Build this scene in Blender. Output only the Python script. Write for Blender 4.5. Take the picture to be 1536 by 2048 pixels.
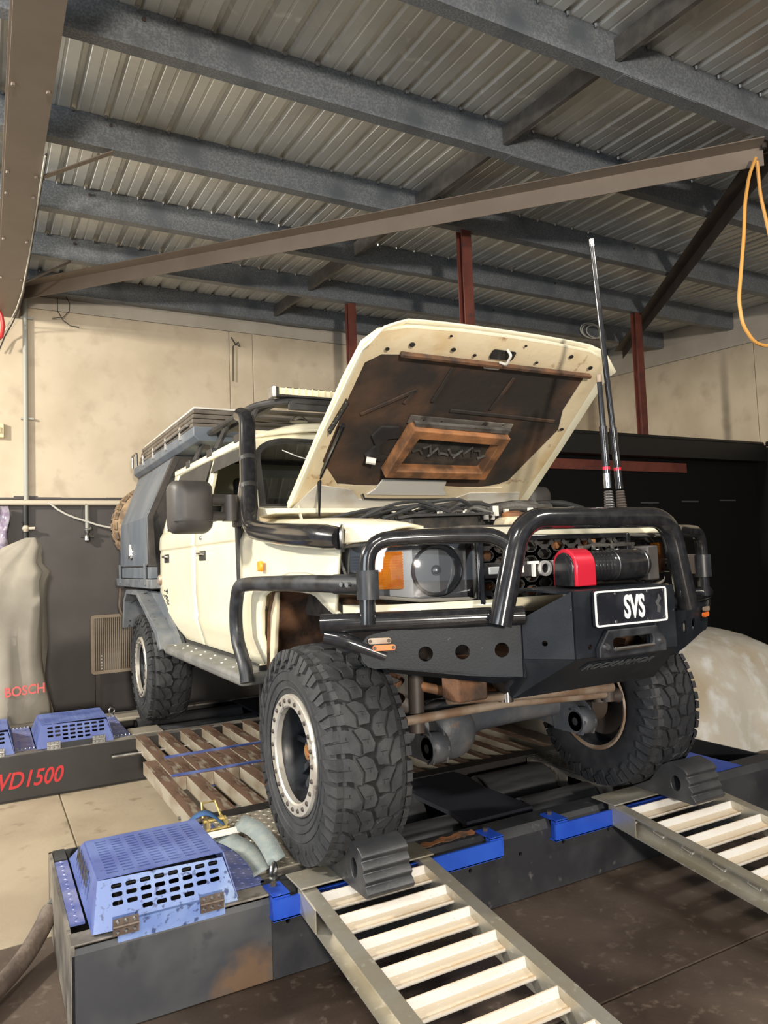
import bpy, bmesh, math, random
from mathutils import Vector, Matrix
random.seed(7)
for o in list(bpy.data.objects): bpy.data.objects.remove(o, do_unlink=True)
SC = bpy.context.scene
COL = SC.collection

# ---------------------------------------------------------------- camera
cd = bpy.data.cameras.new('camera'); cam = bpy.data.objects.new('camera', cd); COL.objects.link(cam)
right = Vector((0.878309, -0.476532, -0.038619)); down = Vector((-0.003374, 0.074598, -0.997208)); fwd = Vector((0.478082, 0.875987, 0.063913))
rot = Matrix((right, -down, -fwd)).transposed()
cam.matrix_world = Matrix.Translation((-2.024, -2.726, 1.462)) @ rot.to_4x4()
cd.sensor_fit = 'HORIZONTAL'; cd.sensor_width = 36; cd.lens = 34.367; cd.clip_start = .05; cd.clip_end = 100
SC.camera = cam

# ---------------------------------------------------------------- world, lights, exposure
W = bpy.data.worlds.new('world'); SC.world = W; W.use_nodes = True
bg = W.node_tree.nodes['Background']; bg.inputs[0].default_value = (.80, .88, 1.0, 1); bg.inputs[1].default_value = .34
def area(name, loc, target, power, size, color, size_y=None, spread=None):
    l = bpy.data.lights.new(name, 'AREA'); l.energy = power; l.color = color; l.size = size
    if size_y: l.shape = 'RECTANGLE'; l.size_y = size_y
    if spread: l.spread = spread
    o = bpy.data.objects.new(name, l); COL.objects.link(o); o.location = loc
    o.rotation_euler = (Vector(target)-Vector(loc)).to_track_quat('-Z', 'Y').to_euler(); return o
area('key_flood_lamp', (-2.6, -8.0, 2.15), (-1.0, 4, 1.6), 620, .40, (1, .91, .78))
area('left_bay_lamp', (-5.4, 2.2, 3.9), (-1.2, 2.2, .9), 440, .35, (1, .94, .82))
area('side_door_daylight', (-6.3, -2.8, 1.9), (0, .6, 1.0), 190, 3.4, (.88, .95, 1.0), 2.4)
area('bay_lamp', (-2.6, -2.2, 3.75), (-2.4, -1.2, 0), 85, .9, (1, .95, .86), .3)
area('bay_lamp', (1.6, -2.8, 3.75), (1.2, -1.6, 0), 85, .9, (1, .95, .86), .3)
SC.view_settings.view_transform = 'Standard'; SC.view_settings.look = 'None'
SC.view_settings.gamma = 1; SC.view_settings.exposure = 0.0; SC.view_settings.use_curve_mapping = False

# ---------------------------------------------------------------- materials
MATS = {}
def cap(p):       # thing > part > sub-part, never deeper
    def depth(o): return 1+(depth(o.parent) if o.parent else 0)
    while p and depth(p) > 2: p = p.parent
    return p
def mat(name, c, rough=.5, metal=0., c2=None, scale=6., lo=.42, hi=.62, bump=0., bscale=80., c3=None, s3=25., lo3=.6, hi3=.72, stretch=None, coat=0., spec=.5, emit=None, rvar=0.):
    m = bpy.data.materials.new(name); m.use_nodes = True; nt = m.node_tree; N = nt.nodes; L = nt.links
    b = N['Principled BSDF']; b.inputs['Roughness'].default_value = rough; b.inputs['Metallic'].default_value = metal
    b.inputs['Specular IOR Level'].default_value = spec
    if coat: b.inputs['Coat Weight'].default_value = coat; b.inputs['Coat Roughness'].default_value = .08
    b.inputs['Base Color'].default_value = (*c, 1)
    tc = N.new('ShaderNodeTexCoord'); src = tc.outputs['Object']
    if stretch:
        mp = N.new('ShaderNodeMapping'); mp.inputs['Scale'].default_value = stretch; L.new(src, mp.inputs[0]); src = mp.outputs[0]
    def noise(s, d=6.):
        n = N.new('ShaderNodeTexNoise'); n.inputs['Scale'].default_value = s; n.inputs['Detail'].default_value = d; L.new(src, n.inputs['Vector']); return n
    def ramp(sock, a, bb):
        r = N.new('ShaderNodeMapRange'); r.inputs[1].default_value = a; r.inputs[2].default_value = bb; L.new(sock, r.inputs[0]); return r.outputs[0]
    out = None
    if c2:
        mx = N.new('ShaderNodeMix'); mx.data_type = 'RGBA'; mx.inputs[6].default_value = (*c, 1); mx.inputs[7].default_value = (*c2, 1)
        f = ramp(noise(scale).outputs['Fac'], lo, hi); L.new(f, mx.inputs[0]); out = mx.outputs[2]
        if rvar:
            r = N.new('ShaderNodeMapRange'); r.inputs[3].default_value = rough; r.inputs[4].default_value = min(1, rough+rvar); L.new(f, r.inputs[0]); L.new(r.outputs[0], b.inputs['Roughness'])
    if c3:
        m3 = N.new('ShaderNodeMix'); m3.data_type = 'RGBA'; m3.inputs[7].default_value = (*c3, 1)
        if out: L.new(out, m3.inputs[6])
        else: m3.inputs[6].default_value = (*c, 1)
        L.new(ramp(noise(s3, 8.).outputs['Fac'], lo3, hi3), m3.inputs[0]); out = m3.outputs[2]
    if out: L.new(out, b.inputs['Base Color'])
    if bump:
        bp = N.new('ShaderNodeBump'); bp.inputs['Strength'].default_value = bump; bp.inputs['Distance'].default_value = .01
        L.new(noise(bscale, 4.).outputs['Fac'], bp.inputs['Height']); L.new(bp.outputs[0], b.inputs['Normal'])
    if emit: b.inputs['Emission Color'].default_value = (*emit[0], 1); b.inputs['Emission Strength'].default_value = emit[1]
    MATS[name] = m; return m
def glassmat(name, tint, refl=.12, rough=.02):
    m = bpy.data.materials.new(name); m.use_nodes = True; nt = m.node_tree; N = nt.nodes; L = nt.links
    N.remove(N['Principled BSDF']); out = N['Material Output']
    t = N.new('ShaderNodeBsdfTransparent'); t.inputs[0].default_value = (*tint, 1)
    g = N.new('ShaderNodeBsdfGlossy'); g.inputs['Roughness'].default_value = rough
    fr = N.new('ShaderNodeFresnel'); fr.inputs[0].default_value = 1.5
    ad = N.new('ShaderNodeMath'); ad.operation = 'ADD'; ad.use_clamp = True; ad.inputs[1].default_value = refl; L.new(fr.outputs[0], ad.inputs[0])
    mx = N.new('ShaderNodeMixShader'); L.new(ad.outputs[0], mx.inputs[0]); L.new(t.outputs[0], mx.inputs[1]); L.new(g.outputs[0], mx.inputs[2]); L.new(mx.outputs[0], out.inputs[0])
    MATS[name] = m; return m

mat('cream', (.82, .775, .60), .28, c2=(.80, .735, .535), scale=3.5, coat=.5)
mat('cream_under', (.74, .62, .42), .5, c2=(.62, .44, .22), scale=5, lo=.52, hi=.75, c3=(.30, .15, .06), s3=14, lo3=.64, hi3=.74, bump=.15, bscale=30)
mat('primer_white', (.66, .63, .57), .5, c2=(.5, .42, .32), scale=6, lo=.55, hi=.75)
mat('black_gloss', (.012, .012, .014), .16, coat=.4, c2=(.02, .02, .022), scale=30)
mat('black_satin', (.012, .013, .016), .38, c2=(.035, .038, .045), scale=9, c3=(.16, .16, .16), s3=60, lo3=.72, hi3=.8, rvar=.2)
mat('black_plastic', (.022, .021, .021), .55, c2=(.035, .033, .032), scale=12, bump=.12, bscale=300)
mat('mirror_plastic', (.045, .04, .038), .5, c2=(.055, .05, .046), scale=12, bump=.1, bscale=400)
mat('bumper_dark', (.010, .012, .016), .40, c2=(.018, .021, .026), scale=5, c3=(.15, .15, .155), s3=40, lo3=.71, hi3=.79, bump=.05, bscale=150, rvar=.1, spec=.2)
mat('rubber', (.015, .0165, .020), .6, c2=(.025, .026, .030), scale=14, bump=.15, bscale=160)
mat('rubber_void', (.006, .006, .006), .9)  # near-black rubber paints in the shade between tread blocks and lugs
mat('rubber_dusty', (.021, .022, .025), .7, c2=(.038, .039, .041), scale=10, bump=.12, bscale=120)
mat('rubber_tan', (.36, .25, .15), .85, c2=(.16, .11, .07), scale=12)
mat('ring_silver', (.62, .59, .53), .42, .55, c2=(.5, .46, .40), scale=8, c3=(.25, .23, .2), s3=30)
mat('steel', (.45, .45, .45), .35, 1., c2=(.3, .3, .3), scale=20)
mat('chrome', (.75, .75, .75), .12, 1.)
mat('lamp_chrome', (.36, .38, .42), .14, 1.)
mat('bronze', (.42, .20, .07), .4, .8)
mat('canopy_grey', (.10, .12, .15), .55, c2=(.15, .165, .185), scale=2.5, stretch=(1, 2, 1), bump=.08, bscale=90, c3=(.2, .2, .2), s3=50, lo3=.7, hi3=.8)
mat('guard_grey', (.11, .125, .145), .5, c2=(.19, .195, .20), scale=5, c3=(.03, .03, .03), s3=22, lo3=.62, hi3=.68)
mat('step_grey', (.13, .13, .125), .6, c2=(.2, .2, .185), scale=6, bump=.1, bscale=90, c3=(.4, .38, .33), s3=26, lo3=.72, hi3=.78)
mat('canopy_frame', (.03, .027, .025), .6, c2=(.06, .05, .045), scale=8)
mat('case_brown', (.09, .075, .06), .6, c2=(.15, .125, .10), scale=6)
mat('rust_brown', (.15, .07, .034), .75, c2=(.05, .03, .02), scale=9, bump=.4, bscale=40)
mat('rust_orange', (.36, .155, .06), .7, c2=(.12, .06, .03), scale=7, bump=.3, bscale=30)
mat('mat_dark', (.03, .023, .019), .85, c2=(.105, .056, .032), scale=3.2, lo=.44, hi=.66, bump=.25, bscale=30)
mat('engine_grey', (.11, .105, .095), .6, c2=(.05, .045, .04), scale=12, bump=.3, bscale=60)
mat('engine_dark', (.028, .027, .026), .55, c2=(.07, .06, .05), scale=14)
mat('axle_blue', (.055, .062, .075), .5, c2=(.10, .10, .105), scale=6, c3=(.14, .08, .045), s3=12, lo3=.62, hi3=.75, bump=.2, bscale=60)
mat('rod_tan', (.34, .27, .21), .5, .3, c2=(.22, .14, .09), scale=8)
mat('amber', (.95, .36, .02), .2, c2=(.85, .24, .01), scale=25)
mat('amber_dark', (.75, .16, .03), .3)
mat('lamp_clear', (.19, .19, .19), .3, .6)
mat('loom', (.07, .05, .04), .7, c2=(.12, .09, .07), scale=14, bump=.4, bscale=50)
mat('hinge_brown', (.10, .07, .055), .5, .4, c2=(.16, .13, .11), scale=20)
mat('slat_side', (.40, .36, .285), .5, .25, c2=(.28, .22, .16), scale=5, stretch=(4, 1, 2))
mat('slat_top', (.185, .115, .08), .45, .3, c2=(.10, .055, .036), scale=4, stretch=(5, 1, 1), c3=(.30, .26, .20), s3=7, lo3=.55, hi3=.7)
mat('led_cream', (.85, .76, .52), .35)
mat('red_anod', (.62, .02, .045), .28, .3, coat=.3)
mat('white_paint', (.85, .84, .80), .45)
mat('plate_black', (.012, .013, .017), .2, c2=(.03, .032, .04), scale=8)
mat('emboss_grey', (.05, .055, .062), .4)
mat('ghost_grey', (.06, .06, .065), .5)
mat('interior', (.035, .033, .03), .8)
mat('interior_grey', (.16, .15, .13), .8)
mat('glass_dummy', (.1, .1, .1))
glassmat('glass', (.62, .66, .64), .06); glassmat('lens', (.78, .81, .85), .15, .05)
mat('blue_paint', (.065, .095, .29), .38, c2=(.11, .155, .37), scale=5, c3=(.025, .03, .10), s3=45, lo3=.66, hi3=.72, rvar=.15)
mat('blue_worn_lit', (.13, .20, .44), .42, c2=(.27, .36, .56), scale=4, c3=(.04, .06, .16), s3=42, lo3=.56, hi3=.64, rvar=.15)  # scratched blue, made paler to paint in light on front faces
mat('blue_bright', (.012, .055, .38), .35, c2=(.02, .08, .45), scale=4, c3=(.10, .16, .42), s3=50, lo3=.66, hi3=.75)
mat('blue_dark', (.005, .006, .012), .6, c2=(.008, .010, .018), scale=4)
mat('dyno_black', (.02, .021, .025), .42, c2=(.036, .037, .041), scale=3, c3=(.11, .105, .10), s3=18, lo3=.66, hi3=.8, rvar=.2, bump=.06, bscale=60)
mat('dyno_front', (.038, .04, .047), .42, c2=(.072, .072, .074), scale=2.6, c3=(.028, .03, .036), s3=6, lo3=.56, hi3=.62, rvar=.2)
mat('dyno_face', (.022, .02, .019), .4, c2=(.03, .028, .027), scale=3)
mat('dyno_top', (.11, .10, .09), .42, .2, c2=(.26, .235, .20), scale=5, c3=(.05, .045, .04), s3=12, lo3=.58, hi3=.7)
mat('rust_patch', (.30, .12, .045), .8, c2=(.10, .06, .04), scale=18, bump=.3, bscale=70)
mat('roller', (.06, .062, .068), .35, .5, c2=(.12, .12, .125), scale=6, stretch=(.4, 3, 3))
mat('chequer', (.46, .42, .345), .38, .55, c2=(.36, .32, .26), scale=8, rvar=.15)
mat('chequer_blue', (.10, .13, .34), .35, .2, c2=(.20, .22, .40), scale=8)
mat('chequer_dark', (.17, .165, .155), .4, .6, c2=(.10, .10, .095), scale=8)
mat('slat_steel', (.30, .225, .165), .5, .35, c2=(.165, .085, .05), scale=3, stretch=(4, .8, 2), c3=(.38, .34, .28), s3=10, lo3=.55, hi3=.7)
mat('slat_grey', (.34, .315, .265), .5, .3, c2=(.22, .17, .125), scale=4, stretch=(4, 1, 2))
mat('alu', (.56, .53, .46), .36, .75, c2=(.40, .36, .28), scale=5, c3=(.68, .65, .58), s3=30, lo3=.6, hi3=.75, rvar=.15)
mat('rung', (.60, .585, .555), .6, c2=(.56, .50, .42), scale=4, stretch=(.6, 3, 3), c3=(.44, .35, .27), s3=110, lo3=.62, hi3=.70)
mat('rung_tan', (.54, .46, .35), .6, c2=(.48, .36, .23), scale=5, stretch=(.6, 3, 3), c3=(.62, .58, .52), s3=60, lo3=.6, hi3=.7)
mat('chock_rubber', (.028, .029, .032), .4, c2=(.046, .046, .048), scale=7, bump=.08, bscale=80)
mat('strap_grey', (.22, .265, .27), .85, c2=(.27, .30, .29), scale=30, bump=.3, bscale=250)
mat('strap_blue', (.03, .09, .22), .8)
mat('zinc_yellow', (.55, .42, .16), .4, .6)
mat('galv', (.15, .165, .185), .5, .3, c2=(.24, .255, .27), scale=95, lo=.42, hi=.62, c3=(.12, .135, .155), s3=4, lo3=.5, hi3=.7)
mat('galv_dull', (.10, .092, .085), .55, .3, c2=(.14, .13, .12), scale=14)
mat('roofing', (.68, .68, .645), .36, .35, c2=(.55, .545, .52), scale=2.2, c3=(.74, .735, .70), s3=9)
mat('brown_steel', (.20, .16, .128), .5, c2=(.22, .178, .143), scale=4)
mat('dark_steel', (.045, .036, .032), .55, c2=(.07, .052, .042), scale=5)
mat('red_oxide', (.15, .040, .026), .6, c2=(.10, .026, .019), scale=6, c3=(.06, .03, .03), s3=16, lo3=.62, hi3=.72)
mat('wall_cream', (.60, .505, .375), .75, c2=(.52, .43, .31), scale=1.7, c3=(.43, .345, .25), s3=4.5, lo3=.54, hi3=.78, bump=.12, bscale=22)
mat('wall_band', (.50, .45, .38), .8, c2=(.44, .39, .32), scale=3)
mat('wall_dark', (.055, .048, .046), .55, c2=(.07, .06, .056), scale=2, bump=.05, bscale=30)
mat('black_wall', (.0035, .0035, .0035), .8, spec=.2)
mat('black_trim', (.009, .009, .009), .5)
mat('pipe_grey', (.36, .36, .32), .5); mat('pipe_cream', (.58, .51, .40), .6); mat('orange', (.75, .20, .06), .5)
mat('concrete', (.34, .28, .20), .7, c2=(.28, .225, .16), scale=1.8, c3=(.20, .16, .11), s3=8, lo3=.60, hi3=.72, bump=.1, bscale=40)
mat('concrete_shaded', (.040, .027, .020), .42, c2=(.075, .053, .040), scale=1.6, c3=(.17, .13, .10), s3=26, lo3=.58, hi3=.9, bump=.1, bscale=60, rvar=.25)  # brown floor with the shade of the unlit foreground put into it
mat('cover_fabric', (.35, .315, .26), .85, c2=(.29, .26, .215), scale=3, bump=.1, bscale=200)
mat('fabric_red', (.62, .13, .12), .8)
mat('car_cover', (.50, .465, .40), .62, c2=(.41, .34, .245), scale=2.2, lo=.45, hi=.7, c3=(.62, .62, .60), s3=7, lo3=.5, hi3=.7, bump=.8, bscale=8)
mat('cord_orange', (.72, .36, .09), .5)
mat('wire_white', (.6, .58, .52), .5); mat('wire_black', (.03, .03, .03), .6); mat('red_hose', (.5, .03, .03), .4)
mat('purple_film', (.22, .17, .25), .25, c2=(.42, .38, .44), scale=9, bump=.8, bscale=14)
mat('radiator_tan', (.42, .33, .24), .6, c2=(.34, .26, .18), scale=10)
mat('switch_cream', (.72, .62, .36), .4)
mat('red_script', (.52, .02, .025), .45)

# ---------------------------------------------------------------- mesh builder
WO = {}
class MB:
    def __init__(s): s.v = []; s.f = []
    def add(s, vs, fs):
        n = len(s.v); s.v += [Vector(p) for p in vs]; s.f += [tuple(i+n for i in f) for f in fs]; return s
    def box(s, x0, x1, y0, y1, z0, z1):
        return s.add([(x0,y0,z0),(x1,y0,z0),(x1,y1,z0),(x0,y1,z0),(x0,y0,z1),(x1,y0,z1),(x1,y1,z1),(x0,y1,z1)],
                     [(3,2,1,0),(4,5,6,7),(0,1,5,4),(1,2,6,5),(2,3,7,6),(3,0,4,7)])
    def obox(s, c, ax, ay, az):        # oriented box: centre and three half-axis vectors
        c, ax, ay, az = map(Vector, (c, ax, ay, az)); vs = []
        for k in (-1, 1):
            for i, j in ((-1,-1),(1,-1),(1,1),(-1,1)): vs.append(c+ax*i+ay*j+az*k)
        return s.add(vs, [(3,2,1,0),(4,5,6,7),(0,1,5,4),(1,2,6,5),(2,3,7,6),(3,0,4,7)])
    def bar(s, a, b, w, h, up=(0,0,1)):   # rectangular bar from a to b
        a, b = Vector(a), Vector(b); d = (b-a); L = d.length; d.normalize(); up = Vector(up)
        sd = d.cross(up)
        if sd.length < 1e-4: sd = d.cross(Vector((1,0,0)))
        sd.normalize(); u = sd.cross(d)
        return s.obox((a+b)/2, d*L/2, sd*w/2, u*h/2)
    def prism(s, poly, fn, a, b):      # polygon (p,q) extruded: fn(p,q,t)
        n = len(poly); vs = [fn(p, q, a) for p, q in poly]+[fn(p, q, b) for p, q in poly]
        return s.add(vs, [tuple(range(n-1,-1,-1)), tuple(range(n,2*n))]+[(i,(i+1)%n,n+(i+1)%n,n+i) for i in range(n)])
    def grid(s, rows, closed=False):   # rows of equal length point lists
        n = len(rows[0]); fs = []
        for i in range(len(rows)-1):
            for j in range(n if closed else n-1):
                k = (j+1) % n; fs.append((i*n+j, i*n+k, (i+1)*n+k, (i+1)*n+j))
        return s.add([p for r in rows for p in r], fs)
    def tube(s, pts, r, seg=12, fillet=0., closed=False, caps=True, fseg=6):
        pts = [Vector(p) for p in pts]
        if fillet and len(pts) > 2:
            q = [pts[0]]
            for i in range(1, len(pts)-1):
                a, b, c = pts[i-1], pts[i], pts[i+1]; d1 = (a-b); d2 = (c-b); fl = min(fillet, d1.length*.48, d2.length*.48)
                p1 = b+d1.normalized()*fl; p2 = b+d2.normalized()*fl
                for k in range(fseg+1):
                    t = k/fseg; q.append(p1*(1-t)**2+b*2*t*(1-t)+p2*t*t)
            q.append(pts[-1]); pts = q
        n = len(pts); rs = r if isinstance(r, (list, tuple)) else [r]*n
        rows = []; prev = None
        for i, p in enumerate(pts):
            if closed: d = pts[(i+1) % n]-pts[i-1]
            else: d = pts[min(i+1, n-1)]-pts[max(i-1, 0)]
            d.normalize()
            if prev is None:
                prev = d.cross(Vector((0,0,1)))
                if prev.length < .1: prev = d.cross(Vector((1,0,0)))
            prev = (prev-d*prev.dot(d)).normalized(); u = prev.cross(d)
            rows.append([p+(prev*math.cos(2*math.pi*k/seg)+u*math.sin(2*math.pi*k/seg))*rs[min(i, len(rs)-1)] for k in range(seg)])
        if closed: rows.append(rows[0])
        base = len(s.v); s.grid(rows, True)
        if caps and not closed:
            s.f.append(tuple(base+k for k in range(seg-1,-1,-1))); m = base+(len(rows)-1)*seg; s.f.append(tuple(m+k for k in range(seg)))
        return s
    def lathe(s, prof, c, axis='x', seg=32, caps=False):   # prof: (along, radius)
        c = Vector(c); rows = []
        for a, r in prof:
            row = []
            for k in range(seg):
                t = 2*math.pi*k/seg; p, q = r*math.cos(t), r*math.sin(t)
                row.append(c+Vector({'x':(a,p,q),'y':(p,a,q),'z':(p,q,a)}[axis]))
            rows.append(row)
        base = len(s.v); s.grid(rows, True)
        if caps:
            s.f.append(tuple(base+k for k in range(seg-1,-1,-1))); m = base+(len(rows)-1)*seg; s.f.append(tuple(m+k for k in range(seg)))
        return s
    def plate(s, outer, holes, O, U, V, t):     # flat plate with real holes; thickness t along U x V
        O, U, V = Vector(O), Vector(U), Vector(V); Nn = U.cross(V).normalized()
        bm = bmesh.new(); loops = [outer]+list(holes); idx = 0; rings = []
        for lp in loops:
            vs = [bm.verts.new((p, q, 0)) for p, q in lp]; rings.append(vs)
            for i in range(len(vs)): bm.edges.new((vs[i], vs[(i+1) % len(vs)]))
        bm.verts.index_update()
        bmesh.ops.triangle_fill(bm, use_beauty=True, use_dissolve=False, edges=bm.edges[:])
        bm.verts.index_update()
        P = [v.co.copy() for v in bm.verts]; n = len(P)
        vs = [O+U*p.x+V*p.y for p in P]+[O+U*p.x+V*p.y+Nn*t for p in P]; fs = []
        for f in bm.faces:
            ii = [v.index for v in f.verts]; a, b, c = (P[i] for i in ii[:3])
            if (b-a).cross(c-a).z < 0: ii.reverse()
            fs.append(tuple(i+n for i in ii)); fs.append(tuple(reversed(ii)))
        for ring in rings:
            ii = [v.index for v in ring]
            for i in range(len(ii)):
                a, b = ii[i], ii[(i+1) % len(ii)]; fs.append((a, b, b+n, a+n))
        bm.free(); return s.add(vs, fs)
    def text(s, body, size, fn, depth=.003, sx=1., shear=0., bold=0., align='CENTER'):   # fn(x, y, w) -> world
        cu = bpy.data.curves.new('t', 'FONT'); cu.body = body; cu.size = 1; cu.align_x = align; cu.offset = bold; cu.shear = shear; cu.extrude = .5; cu.resolution_u = 4
        ob = bpy.data.objects.new('t', cu); COL.objects.link(ob)
        dg = bpy.context.evaluated_depsgraph_get(); me = ob.evaluated_get(dg).to_mesh()
        s.add([fn(v.co.x*size*sx, v.co.y*size, (v.co.z+.5)*depth) for v in me.vertices], [tuple(p.vertices) for p in me.polygons])
        ob.evaluated_get(dg).to_mesh_clear(); bpy.data.objects.remove(ob); bpy.data.curves.remove(cu); return s
    def build(s, name, m, parent=None, bevel=0., smooth=35., solid=0., mirror=False, origin=None, recalc=True, bseg=2):
        lo = Vector([min(v[i] for v in s.v) for i in range(3)]); hi = Vector([max(v[i] for v in s.v) for i in range(3)])
        parent = cap(parent)
        c = Vector(((lo.x+hi.x)/2, (lo.y+hi.y)/2, lo.z)) if origin is None else Vector(origin)
        me = bpy.data.meshes.new(name); me.from_pydata([v-c for v in s.v], [], s.f); me.validate()
        if recalc:
            bm = bmesh.new(); bm.from_mesh(me); bmesh.ops.recalc_face_normals(bm, faces=bm.faces[:]); bm.to_mesh(me); bm.free()
        me.materials.append(MATS[m])
        if smooth:
            me.polygons.foreach_set('use_smooth', [True]*len(me.polygons)); me.set_sharp_from_angle(angle=math.radians(smooth))
        o = bpy.data.objects.new(name, me); COL.objects.link(o); WO[o] = c
        if parent: o.parent = parent; o.location = c-WO[parent]
        else: o.location = c
        if solid:
            md = o.modifiers.new('solid', 'SOLIDIFY'); md.thickness = solid; md.offset = 0
        if bevel:
            md = o.modifiers.new('bevel', 'BEVEL'); md.width = bevel; md.segments = bseg; md.limit_method = 'ANGLE'; md.angle_limit = math.radians(40)
            md.harden_normals = False
        return o
def rust_stain(m, centre, radius, col):      # a rust bloom with its own place and ragged edge
    nt = MATS[m].node_tree; N, L = nt.nodes, nt.links; b = N['Principled BSDF']; src = b.inputs['Base Color'].links[0].from_socket
    tc = N.new('ShaderNodeTexCoord'); vm = N.new('ShaderNodeVectorMath'); vm.operation = 'DISTANCE'; vm.inputs[1].default_value = centre; L.new(tc.outputs['Object'], vm.inputs[0])
    ns = N.new('ShaderNodeTexNoise'); ns.inputs['Scale'].default_value = 14; ns.inputs['Detail'].default_value = 8; L.new(tc.outputs['Object'], ns.inputs['Vector'])
    a = N.new('ShaderNodeMapRange'); a.inputs[1].default_value = radius; a.inputs[2].default_value = 0; L.new(vm.outputs['Value'], a.inputs[0])
    mu = N.new('ShaderNodeMath'); mu.operation = 'MULTIPLY'; L.new(a.outputs[0], mu.inputs[0]); L.new(ns.outputs['Fac'], mu.inputs[1])
    r = N.new('ShaderNodeMapRange'); r.inputs[1].default_value = .12; r.inputs[2].default_value = .34; L.new(mu.outputs[0], r.inputs[0])
    mx = N.new('ShaderNodeMix'); mx.data_type = 'RGBA'; L.new(src, mx.inputs[6]); mx.inputs[7].default_value = (*col, 1); L.new(r.outputs[0], mx.inputs[0]); L.new(mx.outputs[2], b.inputs['Base Color'])
rust_stain('dyno_front', (.24, 0, .015), .19, (.115, .070, .042))
def top_faces(o, m):      # a second material on upward faces: worn slat tops, tan rung legs
    o.data.materials.append(MATS[m])
    for p in o.data.polygons:
        if p.normal.z > .9: p.material_index = 1
    return o
def empty(name, loc, label=None, cat=None, group=None, kind=None, parent=None):
    o = bpy.data.objects.new(name, None); COL.objects.link(o); o.empty_display_size = .1; WO[o] = Vector(loc)
    if parent: o.parent = parent; o.location = Vector(loc)-WO[parent]
    else: o.location = loc
    return tag(o, label, cat, group, kind)
def tag(o, label=None, cat=None, group=None, kind=None):
    if label: o['label'] = label
    if cat: o['category'] = cat
    if group: o['group'] = group
    if kind: o['kind'] = kind
    return o
def again(o, parent, dx=0, dy=0, dz=0, rot=None):       # one more piece sharing the mesh
    parent = cap(parent); c = o.copy(); COL.objects.link(c); c.parent = parent; WO[c] = WO[o]+Vector((dx,dy,dz)); c.location = WO[c]-(WO[parent] if parent else Vector())
    if rot: c.rotation_euler = rot
    return c
XYZ = lambda p, q, t: (t, p, q)      # polygon in (y,z), extruded along x
XZY = lambda p, q, t: (p, t, q)      # polygon in (x,z), extruded along y
XYt = lambda p, q, t: (p, q, t)      # polygon in (x,y), extruded along z
def circ(cx, cy, r, n=16): return [(cx+r*math.cos(2*math.pi*k/n), cy+r*math.sin(2*math.pi*k/n)) for k in range(n)]
def rrect(x0, x1, y0, y1, r, n=4):
    out = []
    for cx, cy, a in ((x1-r,y1-r,0),(x0+r,y1-r,90),(x0+r,y0+r,180),(x1-r,y0+r,270)):
        for k in range(n+1): t = math.radians(a+90*k/n); out.append((cx+r*math.cos(t), cy+r*math.sin(t)))
    return out
def lerp(a, b, t): return a+(b-a)*t
def interp(tab, x):
    if x <= tab[0][0]: return tab[0][1]
    for (a, p), (b, q) in zip(tab, tab[1:]):
        if x <= b: return p+(q-p)*(x-a)/(b-a)
    return tab[-1][1]
def smst(t): t = max(0, min(1, t)); return t*t*(3-2*t)

# ================================================================ the setting
rz = lambda y: 4.2+.05*(y-.82)
# floor: recessed bed and slabs parted by saw cuts
fl = tag(MB().box(-6.5, 6.05, -8, 5.3, -.12, -.012).build('floor', 'concrete', smooth=0), kind='structure')
J = .004
def slab(x0, x1, y0, y1, m): return MB().box(x0+J, x1-J, y0+J, y1-J, -.02, 0).build('floor_slab', m, fl, bevel=.003, smooth=0)
slab(-6.5, -1.6, .62, 5.3, 'concrete'); slab(-1.6, 1.35, .62, 5.3, 'concrete')
slab(1.35, 6.05, .62, 5.3, 'concrete_shaded')
slab(-6.5, -1.6, -.866, .62, 'concrete_shaded'); slab(-1.6, 1.35, -.866, .62, 'concrete_shaded'); slab(1.35, 6.05, -.866, .62, 'concrete_shaded')
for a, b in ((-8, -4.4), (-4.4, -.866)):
    for c, d in ((-6.5, -2.6), (-2.6, 1.35), (1.35, 6.05)): slab(c, d, a, b, 'concrete_shaded')
# back wall: tilt-up panels, cream above a dark dado
wb = tag(MB().box(-6.5, 6.2, 5.16, 5.34, 0, 4.42).build('wall_back', 'wall_band', smooth=0), kind='structure')
for a, b in ((-6.5, -1.95), (-1.945, .378), (.386, .65), (.658, 3.3), (3.308, 6.05)):
    MB().box(a, b, 5.145, 5.18, 2.185, 4.07).build('wall_panel', 'wall_cream', wb, bevel=.004, smooth=0)
MB().box(-6.5, 6.05, 5.14, 5.18, 4.075, 4.20).build('wall_cap_band', 'wall_band', wb, bevel=.004, smooth=0)
for a, b in ((-6.5, .9), (.904, 6.05)): MB().box(a, b, 5.148, 5.18, 0, 2.18).build('wall_dado', 'wall_dark', wb, smooth=0)
m = MB()
for k in range(60):      # ragged paint edge along the dado
    x = -6.4+k*.21; h = random.uniform(.004, .022); m.box(x, x+.21, 5.143, 5.15, 2.175, 2.185+h)
m.build('paint_edge', 'wall_dark', wb, smooth=0)['kind'] = 'stuff'
# right wall
wr = tag(MB().box(6.07, 6.25, -8, 5.34, 0, 4.4).build('wall_right', 'wall_band', smooth=0), kind='structure')
for a, b in ((-8, -3.6), (-3.592, .1), (.108, 2.7), (2.708, 5.14)):
    MB().prism([(a, 0), (b, 0), (b, rz(b)-.42), (a, rz(a)-.42)], XYZ, 6.05, 6.09).build('wall_panel', 'wall_cream', wr, bevel=.004, smooth=0)
MB().prism([(-8, rz(-8)-.41), (5.14, rz(5.14)-.41), (5.14, rz(5.14)-.18), (-8, rz(-8)-.18)], XYZ, 6.045, 6.09).build('wall_cap_band', 'wall_band', wr, smooth=0)
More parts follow.
